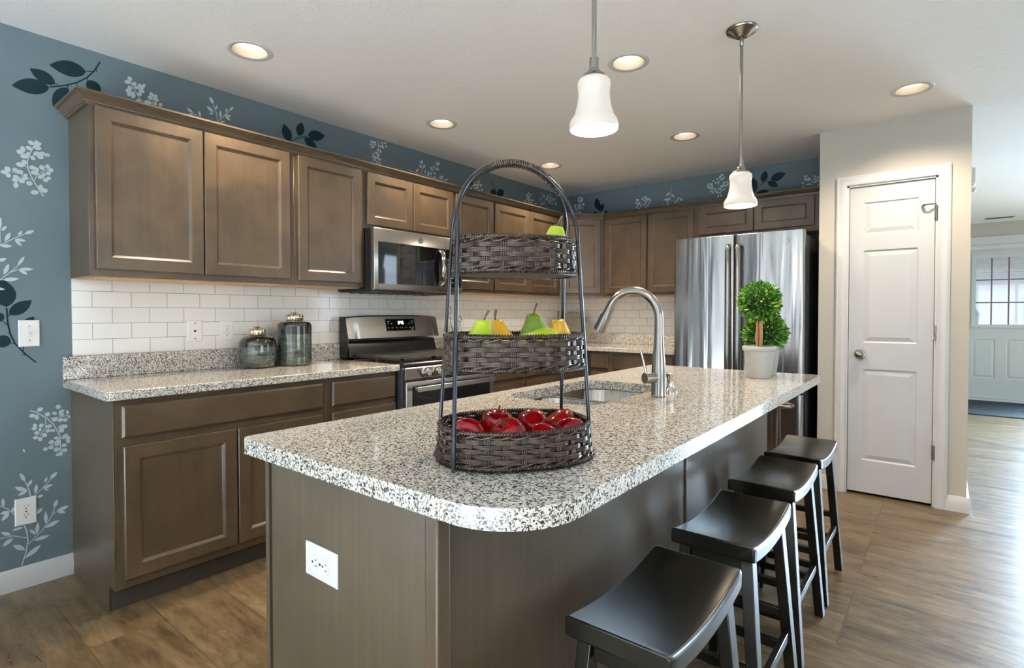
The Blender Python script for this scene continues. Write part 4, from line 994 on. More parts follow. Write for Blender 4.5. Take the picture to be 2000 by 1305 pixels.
# ================================================================== over-range microwave (faces +x)
MY0, MY1, MZ0, MZ1 = 1.423, 2.219, 1.366, 1.763
t = thing('microwave_oven', 'stainless over-range microwave with a dark glass door', 'microwave', (0.2, 1.82, MZ0))
obj('microwave_body', MB().box(0.010, 0.375, MY0, MY1, MZ0, MZ1), 'black_enamel', t, bevel=0.003)
n = 18; rings = []
SPL = 2.032
def mfront(y0, y1, z0, z1, xb, m):
    rings = []
    for k in range(m + 1):
        y = y0 + (y1 - y0) * k / m; u = (y - (MY0 + MY1) / 2) / ((MY1 - MY0) / 2)
        x = 0.402 + 0.014 * (1 - u * u)
        rings.append([(xb, y, z0), (x - 0.004, y, z0), (x, y, z0 + 0.006), (x, y, z1 - 0.006), (x - 0.004, y, z1), (xb, y, z1)])
    return MB().loft(rings)
def mglass(y0, y1, z0, z1, m, o):
    rings = []
    for k in range(m + 1):
        y = y0 + (y1 - y0) * k / m; u = (y - (MY0 + MY1) / 2) / ((MY1 - MY0) / 2)
        x = 0.402 + 0.014 * (1 - u * u)
        rings.append([(x - 0.003, y, z0), (x + o, y, z0), (x + o, y, z1), (x - 0.003, y, z1)])
    return MB().loft(rings)
dr = obj('door', mfront(MY0 + 0.001, SPL - 0.001, MZ0 + 0.003, MZ1 - 0.001, 0.376, 14), 'steel', t, bevel=0.001, seg=1, smooth=40)
obj('door_window', mglass(MY0 + 0.032, SPL - 0.0015, MZ0 + 0.044, 1.676, 12, 0.0012), 'black_glass', dr, smooth=40)
hd = MB().tube([(0.410, 1.985, 1.420), (0.428, 1.985, 1.428), (0.447, 1.985, 1.46), (0.458, 1.985, 1.54), (0.447, 1.985, 1.625), (0.428, 1.985, 1.657), (0.410, 1.985, 1.665)], 0.012, 12, sq=(1.9, 0.7))
obj('handle', hd, 'chrome', dr, smooth=50)
bd = MB().lathe([(0.0, 0.002), (0.0165, 0.002), (0.018, 0.0032), (0.020, 0.0032), (0.021, 0.0)], 32)
bd.move(Matrix.Translation((0.4158, 1.800, 1.713)) @ Matrix.Rotation(radians(90), 4, 'Y'))
obj('badge', bd, 'badge', dr, smooth=40)
pn = obj('control_panel', mfront(SPL + 0.001, MY1 - 0.001, MZ0 + 0.003, MZ1 - 0.001, 0.376, 6), 'steel', t, bevel=0.001, seg=1, smooth=40)
obj('key_panel', mglass(SPL + 0.0015, MY1 - 0.022, MZ0 + 0.044, 1.676, 6, 0.0012), 'black_glass', pn, smooth=40)
kp = MB()
for i in range(6):
    for j in range(3):
        y = 2.058 + j * 0.042; u = (y - (MY0 + MY1) / 2) / ((MY1 - MY0) / 2); x = 0.402 + 0.014 * (1 - u * u)
        kp.box(x + 0.0005, x + 0.0017, y, y + 0.016, 1.44 + i * 0.032, 1.445 + i * 0.032)
obj('key_print', kp, 'keys', pn, smooth=0)
vg = MB().box(0.02, 0.36, MY0 + 0.01, MY1 - 0.01, MZ0 - 0.006, MZ0 - 0.0005)
for k in range(9): vg.box(0.05, 0.33, MY0 + 0.06 + k * 0.08, MY0 + 0.085 + k * 0.08, MZ0 - 0.011, MZ0 - 0.0055)
obj('vent_grille', vg, 'black_enamel', t, smooth=0)

# ================================================================== faucet and soap dispenser
FXX, FYY = 2.374, 1.205
t = thing('kitchen_faucet', 'tall brushed nickel pull-down faucet arching over the sink', 'faucet', (FXX, FYY, CZ1))
obj('faucet_body', MB().lathe([(0.027, 0.0), (0.0275, 0.004), (0.0265, 0.012), (0.0262, 0.075), (0.024, 0.13), (0.0185, 0.19), (0.0170, 0.232)], 32, (FXX, FYY, CZ1 + 0.0005)), 'nickel', t, smooth=50)
path = [(FXX, FYY, 1.1465), (FXX, FYY, 1.20)]
R = 0.105
for k in range(0, 21):
    a = radians(0 + 155 * k / 20); path.append((FXX - R + R * cos(a), FYY, 1.205 + R * sin(a) * 0.98))
obj('neck', MB().tube(path, 0.0162, 20), 'nickel', t, smooth=60)
e = Vector(path[-1]); d = (e - Vector(path[-2])).normalized(); d = Vector((d.x * 0.9, 0, d.z)).normalized()
hd = MB().tube([e - d * 0.001, e + d * 0.02, e + d * 0.045, e + d * 0.10, e + d * 0.108], [0.0168, 0.0175, 0.0205, 0.0255, 0.0245], 24)
sh = obj('spray_head', hd, 'nickel', t, smooth=50)
bt = MB().box(-0.006, 0.006, -0.006, 0.006, -0.018, 0.018)
q_ = Vector((-1, 0, -0.35)).normalized()
bt.move(Matrix.Translation(e + d * 0.045 + Vector((-0.021, -0.004, -0.006))) @ Matrix.Rotation(math.atan2(d.x, d.z), 4, 'Y'))
obj('spray_button', bt, 'slot', sh, bevel=0.002)
hb = MB().tube([(FXX - 0.006, FYY - 0.012, 0.985), (FXX - 0.030, FYY - 0.055, 0.985)], 0.0205, 24)
hh = obj('handle_hub', hb, 'nickel', t, bevel=0.0015, smooth=50)
lv = MB().tube([(FXX - 0.026, FYY - 0.047, 1.000), (FXX - 0.036, FYY - 0.050, 1.045), (FXX - 0.046, FYY - 0.054, 1.088)], [0.007, 0.006, 0.0065], 12, sq=(1.0, 0.6))
obj('lever', lv, 'chrome', hh, smooth=50)
t = thing('soap_dispenser', 'short brushed nickel soap dispenser behind the faucet', 'soap dispenser', (2.372, 1.318, CZ1))
obj('dispenser_base', MB().lathe([(0.026, 0.0), (0.026, 0.006), (0.016, 0.016), (0.012, 0.028), (0.0115, 0.055), (0.015, 0.062), (0.0155, 0.074), (0.008, 0.080), (0.0, 0.081)], 24, (2.372, 1.318, CZ1 + 0.0005)), 'chrome', t, smooth=50)
obj('spout', MB().tube([(2.372, 1.318, 0.984), (2.345, 1.318, 0.986), (2.322, 1.318, 0.980)], 0.005, 10), 'chrome', t, smooth=50)

# ================================================================== glass jars
def jar(x, y, prof, lid_r, lz, mname, label):
    t = thing('glass_jar', label, 'jar', (x, y, CZ1 + 0.0008), 0, 'glass jars on the counter')
    obj('jar_body', MB().lathe(prof, 48), mname, t, local=True, smooth=60)
    ld = obj('lid', MB().lathe([(lid_r * 0.92, 0), (lid_r, 0.004), (lid_r, 0.030), (lid_r * 0.9, 0.036), (0, 0.037)], 72, (0, 0, lz), lobes=lambda a, z: 0.05 * cos(14 * a)), 'gold', t, local=True, smooth=60)
    fz = lz + 0.036; f = MB()
    for a, ln in ((0.6, 0.026), (2.3, 0.022), (4.2, 0.024), (5.4, 0.020)):
        c, s = cos(a), sin(a)
        f.add([(0, 0, fz), (c * ln * .5 - s * .008, s * ln * .5 + c * .008, fz + 0.012), (c * ln, s * ln, fz + 0.014), (c * ln * .5 + s * .008, s * ln * .5 - c * .008, fz + 0.006), (c * ln * .5, s * ln * .5, fz + 0.004)],
              [(0, 4, 1), (0, 3, 4), (1, 4, 2), (4, 3, 2)])
    f.tube([(0, 0, fz), (0.002, 0, fz + 0.010)], 0.004, 8)
    obj('leaf_finial', f, 'gold', ld, local=True, smooth=60)
    return t
jar(0.150, 0.808, [(0.0, 0.0), (0.075, 0.001), (0.088, 0.010), (0.097, 0.035), (0.099, 0.07), (0.099, 0.125), (0.096, 0.148), (0.086, 0.165), (0.066, 0.176), (0.044, 0.181), (0.041, 0.186)],
    0.043, 0.183, 'jar', 'shorter round grey and smoked glass jar with a gold lid, left of the tall one')
jar(0.168, 1.022, [(0.0, 0.0), (0.090, 0.001), (0.0955, 0.006), (0.0965, 0.016), (0.0965, 0.232), (0.094, 0.246), (0.086, 0.255), (0.060, 0.260), (0.046, 0.262), (0.044, 0.266)],
    0.048, 0.263, 'jar_tall', 'taller straight sided smoked glass jar with a gold lid')

# two glass cruets behind the basket stand
def cruet(x, y, k, label):
    t = thing('oil_cruet', label, 'bottle', (x, y, CZ1 + 0.0008), 0, 'glass oil cruets')
    obj('cruet_body', MB().lathe([(0.0, 0.0), (0.040 * k, 0.001), (0.043 * k, 0.01), (0.042 * k, 0.10 * k), (0.030 * k, 0.16 * k), (0.014 * k, 0.205 * k), (0.012 * k, 0.245 * k), (0.015 * k, 0.25 * k)], 28), 'cruet_glass', t, local=True, smooth=60)
    z = 0.25 * k
    lp = MB().tube([(0, 0, z), (0, 0, z + 0.022)], 0.007, 10)
    R = 0.026 * k
    lp.tube([(0, -R * 0.55 * sin(a) if a < 0 else R * 0.8 * sin(a), z + 0.022 + R * (1 - cos(a))) for a in [2 * pi * i / 22 for i in range(22)]], 0.0032, 8, closed=True)
    obj('loop_stopper', lp, 'nickel', t, local=True, smooth=60)
cruet(0.135, 2.345, 1.12, 'taller glass oil cruet with a loop stopper right of the range')
cruet(0.150, 2.450, 0.86, 'shorter glass oil cruet with a loop stopper right of the range')

# lattice plate leaning in the corner
t = thing('lattice_plate', 'round pale lattice plate leaning in the counter corner', 'plate', (0.22, 4.02, CZ1))
pm = MB(); R = 0.168
for k in range(-10, 11):
    a = k * 0.0155; h = math.sqrt(max(0, R * R - a * a)) - 0.004
    pm.tube([(a, -h, 0.0), (a, 0, -0.006), (a, h, 0.0)], 0.0030, 6); pm.tube([(-h, a, 0.005), (0, a, -0.001), (h, a, 0.005)], 0.0030, 6)
MX = Matrix.Translation((0.235, 4.035, CZ1 + 0.172)) @ Matrix.Rotation(radians(-45), 4, 'Z') @ Matrix.Rotation(radians(68), 4, 'Y') @ Matrix.Rotation(radians(45), 4, 'Z')
MX = Matrix.Translation((0.225, YB - 0.225, CZ1 + 0.160)) @ Matrix.Rotation(radians(-45), 4, 'Z') @ Matrix.Rotation(radians(70), 4, 'Y') @ Matrix.Rotation(radians(45), 4, 'Z')
obj('lattice', pm.move(MX), 'rattan', t, smooth=60)
rm = MB().tube([(R * cos(2 * pi * k / 48), R * sin(2 * pi * k / 48), 0.002) for k in range(48)], 0.006, 8, closed=True)
obj('rim', rm.move(MX), 'rattan', t, smooth=60)

# ================================================================== switch and outlet plates
def place(o_, n_, u_):
    N, U = Vector(n_), Vector(u_); W = N.cross(U)
    return Matrix.Translation(Vector(o_)) @ Matrix((W, U, N)).transposed().to_4x4()


def wall_plate(name, label, cat, org, nrm, up, wd, ht, kind):
    t = thing(name, label, cat, org, 0, 'wall plates')
    mx = place(org, nrm, up)
    mb = MB().loft([[(-wd / 2, -ht / 2, 0.0004), (wd / 2, -ht / 2, 0.0004), (wd / 2, ht / 2, 0.0004), (-wd / 2, ht / 2, 0.0004)],
                    [(-wd / 2, -ht / 2, 0.003), (wd / 2, -ht / 2, 0.003), (wd / 2, ht / 2, 0.003), (-wd / 2, ht / 2, 0.003)],
                    [(-wd / 2 + .004, -ht / 2 + .004, 0.006), (wd / 2 - .004, -ht / 2 + .004, 0.006), (wd / 2 - .004, ht / 2 - .004, 0.006), (-wd / 2 + .004, ht / 2 - .004, 0.006)]])
    obj('cover_plate', mb.move(mx), 'plate', t, smooth=25)
    if kind == 'duplex':
        for s in (-1, 1):
            c = s * 0.0195
            f = MB().prism([(0.017 * max(-1, min(1, 1.15 * cos(a))), c + 0.0145 * sin(a)) for a in [2 * pi * k / 28 for k in range(28)]], 'z', 0.006, 0.0078)
            fo = obj('receptacle', f.move(mx), 'plate', t, smooth=0)
            sl = MB().box(-0.0075, -0.0055, c + 0.001, c + 0.009, 0.0076, 0.0081).box(0.0055, 0.0075, c + 0.002, c + 0.008, 0.0076, 0.0081)
            sl.lathe([(0.0028, 0.0076), (0.0028, 0.0081)], 12, (0, c - 0.007, 0))
            obj('slots', sl.move(mx), 'slot', fo, smooth=0)
        obj('screw', MB().lathe([(0.0035, 0.006), (0.003, 0.0072), (0, 0.0074)], 12).move(mx), 'nickel', t)
    elif kind == 'switch':
        obj('toggle', MB().box(-0.006, 0.006, -0.013, 0.013, 0.006, 0.0072).hexa([(-.004, -.002, .007), (.004, -.002, .007), (.004, .008, .007), (-.004, .008, .007)], [(-.0035, -.010, .019), (.0035, -.010, .019), (.0035, -.004, .020), (-.0035, -.004, .020)]).move(mx), 'plate', t, smooth=0)
        for s in (-1, 1): obj('screw', MB().lathe([(0.0032, 0.006), (0.003, 0.0072), (0, 0.0074)], 12, (0, s * 0.032, 0)).move(mx), 'nickel', t)
    else:
        obj('jack', MB().box(-0.006, 0.006, -0.005, 0.005, 0.006, 0.0066).move(mx), 'slot', t, smooth=0)
        for s in (-1, 1): obj('screw', MB().lathe([(0.0032, 0.006), (0.003, 0.0072), (0, 0.0074)], 12, (0, s * 0.042, 0)).move(mx), 'slot', t)
    return t
wall_plate('light_switch', 'white toggle light switch on the blue wallpaper left of the cabinets', 'switch', (0.0012, -0.149, 1.133), (1, 0, 0), (0, 0, 1), 0.073, 0.118, 'switch')
wall_plate('power_outlet', 'white outlet low on the blue wallpaper above the baseboard', 'outlet', (0.0012, -0.170, 0.340), (1, 0, 0), (0, 0, 1), 0.075, 0.120, 'duplex')
wall_plate('phone_jack', 'white jack plate with one small port on the tile backsplash', 'outlet', (0.0092, 0.532, 1.126), (1, 0, 0), (0, 0, 1), 0.075, 0.115, 'jack')
wall_plate('power_outlet', 'white outlet on the tile backsplash just left of the shorter jar', 'outlet', (0.0092, 0.700, 1.124), (1, 0, 0), (0, 0, 1), 0.073, 0.112, 'duplex')
wall_plate('power_outlet', 'white outlet on the tile backsplash right of the range behind the pears', 'outlet', (0.0092, 2.790, 1.115), (1, 0, 0), (0, 0, 1), 0.073, 0.112, 'duplex')
wall_plate('power_outlet', 'white outlet on the tile backsplash near the corner by the lattice plate', 'outlet', (0.0092, 3.830, 1.120), (1, 0, 0), (0, 0, 1), 0.073, 0.112, 'duplex')
wall_plate('power_outlet', 'white sideways outlet on the near end panel of the island', 'outlet', (2.138, -0.0342, 0.674), (0, -1, 0), (1, 0, 0), 0.075, 0.122, 'duplex')

# ================================================================== ceiling lights
CL = ['recessed ceiling light nearest the camera above the left upper cabinets', 'recessed ceiling light in front of the microwave, middle of the row along the long wall',
      'recessed ceiling light beyond the basket handle near the kitchen corner', 'recessed ceiling light just right of the nearer pendant',
      'recessed ceiling light in front of the fridge between the two pendants', 'recessed ceiling light in front of the pantry door']
can = thing('recessed_light', CL[0], 'ceiling light', (*CANS[0], H), 0, 'recessed ceiling lights')
rg = MB().lathe([(0.076, 0.0), (0.078, -0.0012), (0.098, -0.004), (0.102, -0.001), (0.102, 0.0)], 48, cap0=False, cap1=False)
obj('trim_ring', rg, 'trim_white', can, local=True, smooth=50)
bf = MB().lathe([(0.0765, -0.001), (0.0750, 0.003), (0.063, 0.034), (0.063, 0.036)], 48, cap0=False, cap1=False)
obj('baffle', bf, 'can_baffle', can, local=True, smooth=50)
obj('lens', MB().lathe([(0.0628, 0.0335), (0.04, 0.0315), (0.0, 0.0305)], 40, cap0=False), 'lamp_lens', can, local=True, smooth=60)['label'] = 'glowing lamp lens'
for i in range(1, 6): dup(can, CL[i], (*CANS[i], H))
for i, (x, y) in enumerate(CANS):
    l = bpy.data.lights.new('recessed_lamp', 'SPOT'); l.energy = 36; l.color = (1.0, 0.84, 0.64); l.spot_size = radians(145); l.spot_blend = 0.85; l.shadow_soft_size = 0.05
    o = bpy.data.objects.new('recessed_lamp', l); COL.objects.link(o); o.location = (x, y, H - 0.002)


def pendant(x, y, label, up=0.0):
    t = thing('pendant_light', label, 'pendant light', (x, y, H), 0, 'pendant lights over the island')
    obj('canopy', MB().lathe([(0.067, 0.0), (0.067, -0.006), (0.060, -0.014), (0.045, -0.019), (0.035, -0.030), (0.016, -0.040), (0.0, -0.040)], 36), 'nickel', t, local=True, smooth=45)
    sw = MB().lathe([(0.0085, -0.0395), (0.0085, -0.072), (0.0065, -0.074)], 16)
    obj('swivel', sw, 'nickel', t, local=True, smooth=45)
    obj('rod', MB().tube([(0, 0, -0.073), (0, 0, -0.575 + up)], 0.0068, 14), 'nickel', t, local=True, smooth=60)
    obj('socket_cap', MB().lathe([(0.0, -0.5745), (0.0130, -0.5745), (0.0135, -0.605), (0.017, -0.609), (0.018, -0.617), (0.031, -0.622), (0.036, -0.630), (0.0, -0.6305)], 32, (0, 0, up)), 'nickel', t, local=True, smooth=40)
    pr = [(0.012, -0.6315), (0.040, -0.634), (0.046, -0.641), (0.0475, -0.652), (0.046, -0.664), (0.0445, -0.668), (0.0455, -0.690), (0.0500, -0.715), (0.0565, -0.737), (0.0625, -0.746), (0.0675, -0.754), (0.0700, -0.764), (0.0700, -0.776), (0.0675, -0.778)]
    inn = [(r - 0.004, z) for r, z in pr[::-1][1:-2]]
    obj('glass_shade', MB().lathe(pr + inn, 56, (0, 0, up), cap0=False, cap1=False), 'shade', t, local=True, smooth=60)['label'] = 'frosted white bell shaped glass shade'
    obj('bulb', MB().lathe([(0.0, -0.640), (0.013, -0.645), (0.014, -0.665), (0.026, -0.695), (0.029, -0.715), (0.022, -0.735), (0.0, -0.742)], 24, (0, 0, up)), 'bulb', t, local=True, smooth=60)
    l = bpy.data.lights.new('pendant_lamp', 'POINT'); l.energy = 2; l.color = (1.0, 0.80, 0.56); l.shadow_soft_size = 0.04
    o = bpy.data.objects.new('pendant_lamp', l); COL.objects.link(o); o.location = (x, y, H - 0.768 + up)
    return t
pendant(2.404, 0.676, 'nearer pendant light with a white glass shade above the basket stand', 0.052)
pendant(2.483, 1.826, 'farther pendant light with a white glass shade in front of the fridge')

# ================================================================== hall things
t = thing('ceiling_vent', 'thin white air vent in the hall ceiling before the entry door', 'vent', (3.74, 8.86, H))
vg = MB().box(3.59, 3.89, 8.80, 8.93, H - 0.006, H - 0.0003)
obj('vent_frame', vg, 'trim_white', t, bevel=0.001)
vg = MB()
for k in range(5): vg.box(3.605, 3.875, 8.812 + k * 0.023, 8.822 + k * 0.023, H - 0.0075, H - 0.0061)
obj('louvers', vg, 'slot', t, smooth=0)
t = thing('wall_sensor', 'small white sensor high on the hall side of the pantry wall', 'sensor', (PX1 + 0.0005, 3.90, 2.02))
obj('housing', MB().box(PX1 + 0.0005, PX1 + 0.026, 3.86, 3.94, 2.045, 2.155), 'plate', t, bevel=0.006)
sp = MB().lathe([(0.0, -0.016), (0.012, -0.013), (0.018, 0.0), (0.012, 0.013), (0.0, 0.016)], 20, (PX1 + 0.016, 3.90, 2.018))
sp.box(PX1 + 0.0005, PX1 + 0.008, 3.885, 3.915, 2.000, 2.0445)
obj('lens_ball', sp, 'plate', t, smooth=60)
t = thing('door_mat', 'dark blue door mat on the floor before the entry door', 'mat', (3.75, 8.5, 0))
obj('mat_base', MB().prism(rrect(3.0, 4.55, 7.86, 9.24, 0.02, 3), 'z', 0.0005, 0.010), 'mat', t, bevel=0.003)
random.seed(11); mp = MB(); x = 3.43
while x < 4.4:
    wd = random.uniform(0.05, 0.10); a = random.uniform(-0.06, 0.06)
    mp.tube([(x, 8.42 + a, 0.0105), (x + wd * .4, 8.56 - a, 0.0105), (x + wd, 8.47 + a, 0.0105)], [0.012, 0.03, 0.010], 6, sq=(1, 0.06))
    mp.tube([(x + .01, 8.30, 0.0105), (x + wd * .7, 8.40 + a, 0.0105), (x + wd + .02, 8.31, 0.0105)], [0.01, 0.022, 0.012], 6, sq=(1, 0.06))
    x += wd + 0.03
obj('printed_script', mp, 'mat_print', t, smooth=0)['label'] = 'dark illegible script'

# ================================================================== bar stools
def stool_proto(label):
    t = thing('bar_stool', label, 'stool', (0, 0, 0), 0, 'black saddle bar stools')
    W, L = 0.228, 0.432
    nx, ny = 8, 24; rt, rb = [], []
    mb = MB(); top = {}; bot = {}; vs = []
    def zt(y): u = y / (L / 2); return 0.589 + 0.023 * u * u
    for j in range(ny + 1):
        y = -L / 2 + L * j / ny; z = zt(y)
        e = 1.0 if 0 < j < ny else 0.985
        wx = W / 2 * e
        rt.append([(-wx, y, z - 0.042), (wx, y, z - 0.042), (wx, y, z - 0.006), (wx - 0.006, y, z), (-wx + 0.006, y, z), (-wx, y, z - 0.006)])
    mb.loft(rt)
    obj('seat', mb, 'stool', t, local=True, bevel=0.005, seg=3, smooth=45)
    def at(sx, sy, z, top=0.572):
        k = (top - z) / top
        return (sx * (0.083 + 0.043 * k), sy * (0.163 + 0.042 * k))
    hx, hy = 0.0155, 0.021
    for sx in (-1, 1):
        for sy in (-1, 1):
            ztop = 0.563
            (x0, y0), (x1, y1) = at(sx, sy, 0.0), at(sx, sy, ztop)
            a = [(x0 - hx, y0 - hy, 0.001), (x0 + hx, y0 - hy, 0.001), (x0 + hx, y0 + hy, 0.001), (x0 - hx, y0 + hy, 0.001)]
            b = [(x1 - hx, y1 - hy, ztop - 0.004), (x1 + hx, y1 - hy, ztop - 0.004), (x1 + hx, y1 + hy, ztop), (x1 - hx, y1 + hy, ztop)]
            if sy < 0: b = [(p[0], p[1], ztop if p[1] < y1 else ztop - 0.004) for p in b]
            b = [(p[0], p[1], zt(p[1]) - 0.0425) for p in b]
            obj('leg', MB().hexa(a, b), 'stool', t, local=True, bevel=0.002)
    for sy in (-1, 1):
        x, y = at(1, sy, 0.545)
        obj('apron', MB().box(-x + hx + .001, x - hx - .001, y - 0.011, y + 0.011, 0.515, 0.555), 'stool', t, local=True, bevel=0.002)
        for z in (0.262, 0.150):
            x, y = at(1, sy, z)
            obj('stretcher', MB().box(-x + hx + .001, x - hx - .001, y - 0.009, y + 0.009, z - 0.014, z + 0.014), 'stool', t, local=True, bevel=0.002)
    for sx in (-1, 1):
        x, y = at(sx, 1, 0.205)
        obj('stretcher', MB().box(x - 0.009, x + 0.009, -y + hy + .001, y - hy - .001, 0.191, 0.219), 'stool', t, local=True, bevel=0.002)
    return t
ST = [(2.714, 0.437, 'black saddle seat bar stool nearest the camera'), (2.706, 1.006, 'black saddle seat bar stool second from the camera'),
      (2.690, 1.576, 'black saddle seat bar stool third from the camera'), (2.690, 2.085, 'black saddle seat bar stool farthest away, in front of the pantry door')]
st = stool_proto(ST[0][2]); st.location = (ST[0][0], ST[0][1], 0)
for (x, y, lb) in ST[1:]: dup(st, lb, (x, y, 0))

# ================================================================== three tier basket stand
BA = 0.96; BC = (2.468, 0.2268)
t = thing('basket_stand', 'three tier oval wicker basket stand with a black metal frame on the island', 'basket stand', (*BC, CZ1), BA)


def oval(a, b, th, k=2.35):
    c, s = cos(th), sin(th)
    return a * math.copysign(abs(c) ** (2 / k), c), b * math.copysign(abs(s) ** (2 / k), s)


def basket(a0, b0, a1, b1, z0, z1, N=26):
    """woven oval basket from (a0,b0) at z0 to (a1,b1) at z1, local coordinates of the stand"""
    mb = MB(); S = 6 * N
    # even arc-length parameter
    def ringpts(a, b, n):
        fine = [oval(a, b, 2 * pi * i / 1200) for i in range(1201)]
        L = [0]
        for i in range(1200): L.append(L[-1] + math.hypot(fine[i + 1][0] - fine[i][0], fine[i + 1][1] - fine[i][1]))
        out = []; j = 0
        for k in range(n):
            q = L[-1] * k / n
            while L[j + 1] < q: j += 1
            f = (q - L[j]) / max(1e-9, L[j + 1] - L[j])
            p = Vector(fine[j]).lerp(Vector(fine[j + 1]), f); d = (Vector(fine[j + 1]) - Vector(fine[j])).normalized()
            out.append((p, Vector((d.y, -d.x))))
        return out
    base = ringpts(1.0 * a0, b0, S); top = ringpts(a1, b1, S)
    def pt(k, h, o):
        p = base[k % S][0].lerp(top[k % S][0], h); n = base[k % S][1]
        return (p.x + n.x * o, p.y + n.y * o, z0 + (z1 - z0) * h)
    Ht = z1 - z0
    rows = 5; h0, h1 = 0.13, 0.84
    for r in range(rows):
        for q in range(3):
            h = h0 + (h1 - h0) * (r + (q + 0.5) / 3.15) / rows
            sg = 1 if r % 2 == 0 else -1
            path = []
            for k in range(S):
                u = k / 6
                path.append(pt(k, h, sg * 0.0036 * max(-1, min(1, 1.5 * cos(pi * u)))))
            mb.tube(path, 0.0022, 6, closed=True)
    for s_ in range(N):
        for q in (-1, 0, 1):
            k = s_ * 6
            o = [pt(k, h0 - 0.06 + (h1 - h0 + 0.10) * i / 6, 0.0) for i in range(7)]
            tx = base[k][1]; sft = Vector((-tx.y, tx.x)) * q * 0.0036
            mb.tube([(p[0] + sft.x, p[1] + sft.y, p[2]) for p in o], 0.0018, 5)
    # slanted wrap strands under the rim and above the base
    for hh, amp in ((0.91, 0.055), (0.075, 0.05)):
        for q in range(2):
            path = []
            for k in range(S):
                ph = 2 * pi * (k / 12 + q / 2)
                path.append(pt(k, hh + amp * sin(ph), 0.0042 * cos(ph)))
            mb.tube(path, 0.0026, 6, closed=True)
    bk = obj('basket', mb, 'wicker', t, local=True, smooth=70)
    # coiled rim and base coil
    rm = MB()
    for h, rad, n in ((1.0, 0.0052, 1), (0.0, 0.0052, 1)):
        rm.tube([pt(k, h, 0.0015) for k in range(S)], rad * 0.72, 8, closed=True)
        tw = 150; path = []
        TN = tw * 6
        for i in range(TN):
            f = i / TN * S; k = int(f); fr = f - k
            p = Vector(pt(k, h, 0.0015)).lerp(Vector(pt(k + 1, h, 0.0015)), fr); n = base[k % S][1]; ph = 2 * pi * i / 6
            path.append((p.x + n.x * cos(ph) * rad, p.y + n.y * cos(ph) * rad, p.z + sin(ph) * rad))
        rm.tube(path, 0.0016, 4, closed=True)
    obj('coiled_rim', rm, 'wicker', bk, local=True, smooth=70)
    fl = MB().loft([[(p.x * 0.985, p.y * 0.985, z0 - 0.003) for p, n in base], [(p.x * 0.985, p.y * 0.985, z0 + 0.004) for p, n in base]])
    obj('basket_floor', fl, 'wicker_dark', bk, local=True, smooth=0)
    return bk
basket(0.166, 0.133, 0.159, 0.127, 0.0085, 0.074)
basket(0.149, 0.118, 0.146, 0.114, 0.196, 0.262, 24)
basket(0.130, 0.103, 0.127, 0.099, 0.394, 0.462, 22)


def hoop(F, B, S0, S1, topn):
    """one bent rod: foot F -> shoulder S0 -> arch -> shoulder S1 -> foot B (local x along the long axis)"""
    P = []
    for i in range(9):
        f = i / 9; P.append(Vector(F).lerp(Vector(S0), f))
    n = 26
    for i in range(n + 1):
        a = pi * i / n; u = (1 - cos(a)) / 2
        x = S0[0] + (S1[0] - S0[0]) * u
        yb = S0[1] + (S1[1] - S0[1]) * u
        y = yb + (topn - yb) * max(0.0, sin(a)) ** 0.8
        P.append(Vector((x, y, S0[2] + (S1[2] - S0[2]) * u + 0.143 * sin(a))))
    for i in range(1, 10):
        f = i / 9; P.append(Vector(S1).lerp(Vector(B), f))
    return P
hA = hoop((-0.152, -0.097, 0.001), (0.155, -0.060, 0.001), (-0.136, -0.062, 0.490), (0.124, -0.052, 0.490), -0.005)
hB = hoop((-0.155, 0.072, 0.001), (0.150, 0.105, 0.001), (-0.127, 0.048, 0.490), (0.140, 0.060, 0.490), 0.006)
for h in (hA, hB): obj('frame_rod', MB().tube([tuple(p) for p in h], 0.0042, 10), 'rod', t, local=True, smooth=60)
mid = [(a + b) / 2 for a, b in zip(hA, hB)]
arcp = mid[15:31]
wr = MB(); TN = 340
for q in range(1):
    path = []
    for i in range(TN):
        f = i / (TN - 1) * (len(arcp) - 1); k = min(int(f), len(arcp) - 2); p = arcp[k].lerp(arcp[k + 1], f - k)
        d = (arcp[k + 1] - arcp[k]).normalized(); a = Vector((0, 1, 0)); b = d.cross(a).normalized(); ph = 2 * pi * i / 7
        path.append(tuple(p + a * cos(ph) * 0.0118 + b * sin(ph) * 0.0075))
    wr.tube(path, 0.0020, 5)
wr.tube([tuple(p) for p in arcp], 0.0068, 8, sq=(1.45, 0.9))
obj('handle_wrap', wr, 'wicker', t, local=True, smooth=70)['label'] = 'coiled wicker grip'


def loc(x, y, z): return Matrix.Translation((*BC, CZ1)) @ Matrix.Rotation(BA, 4, 'Z') @ Vector((x, y, z))


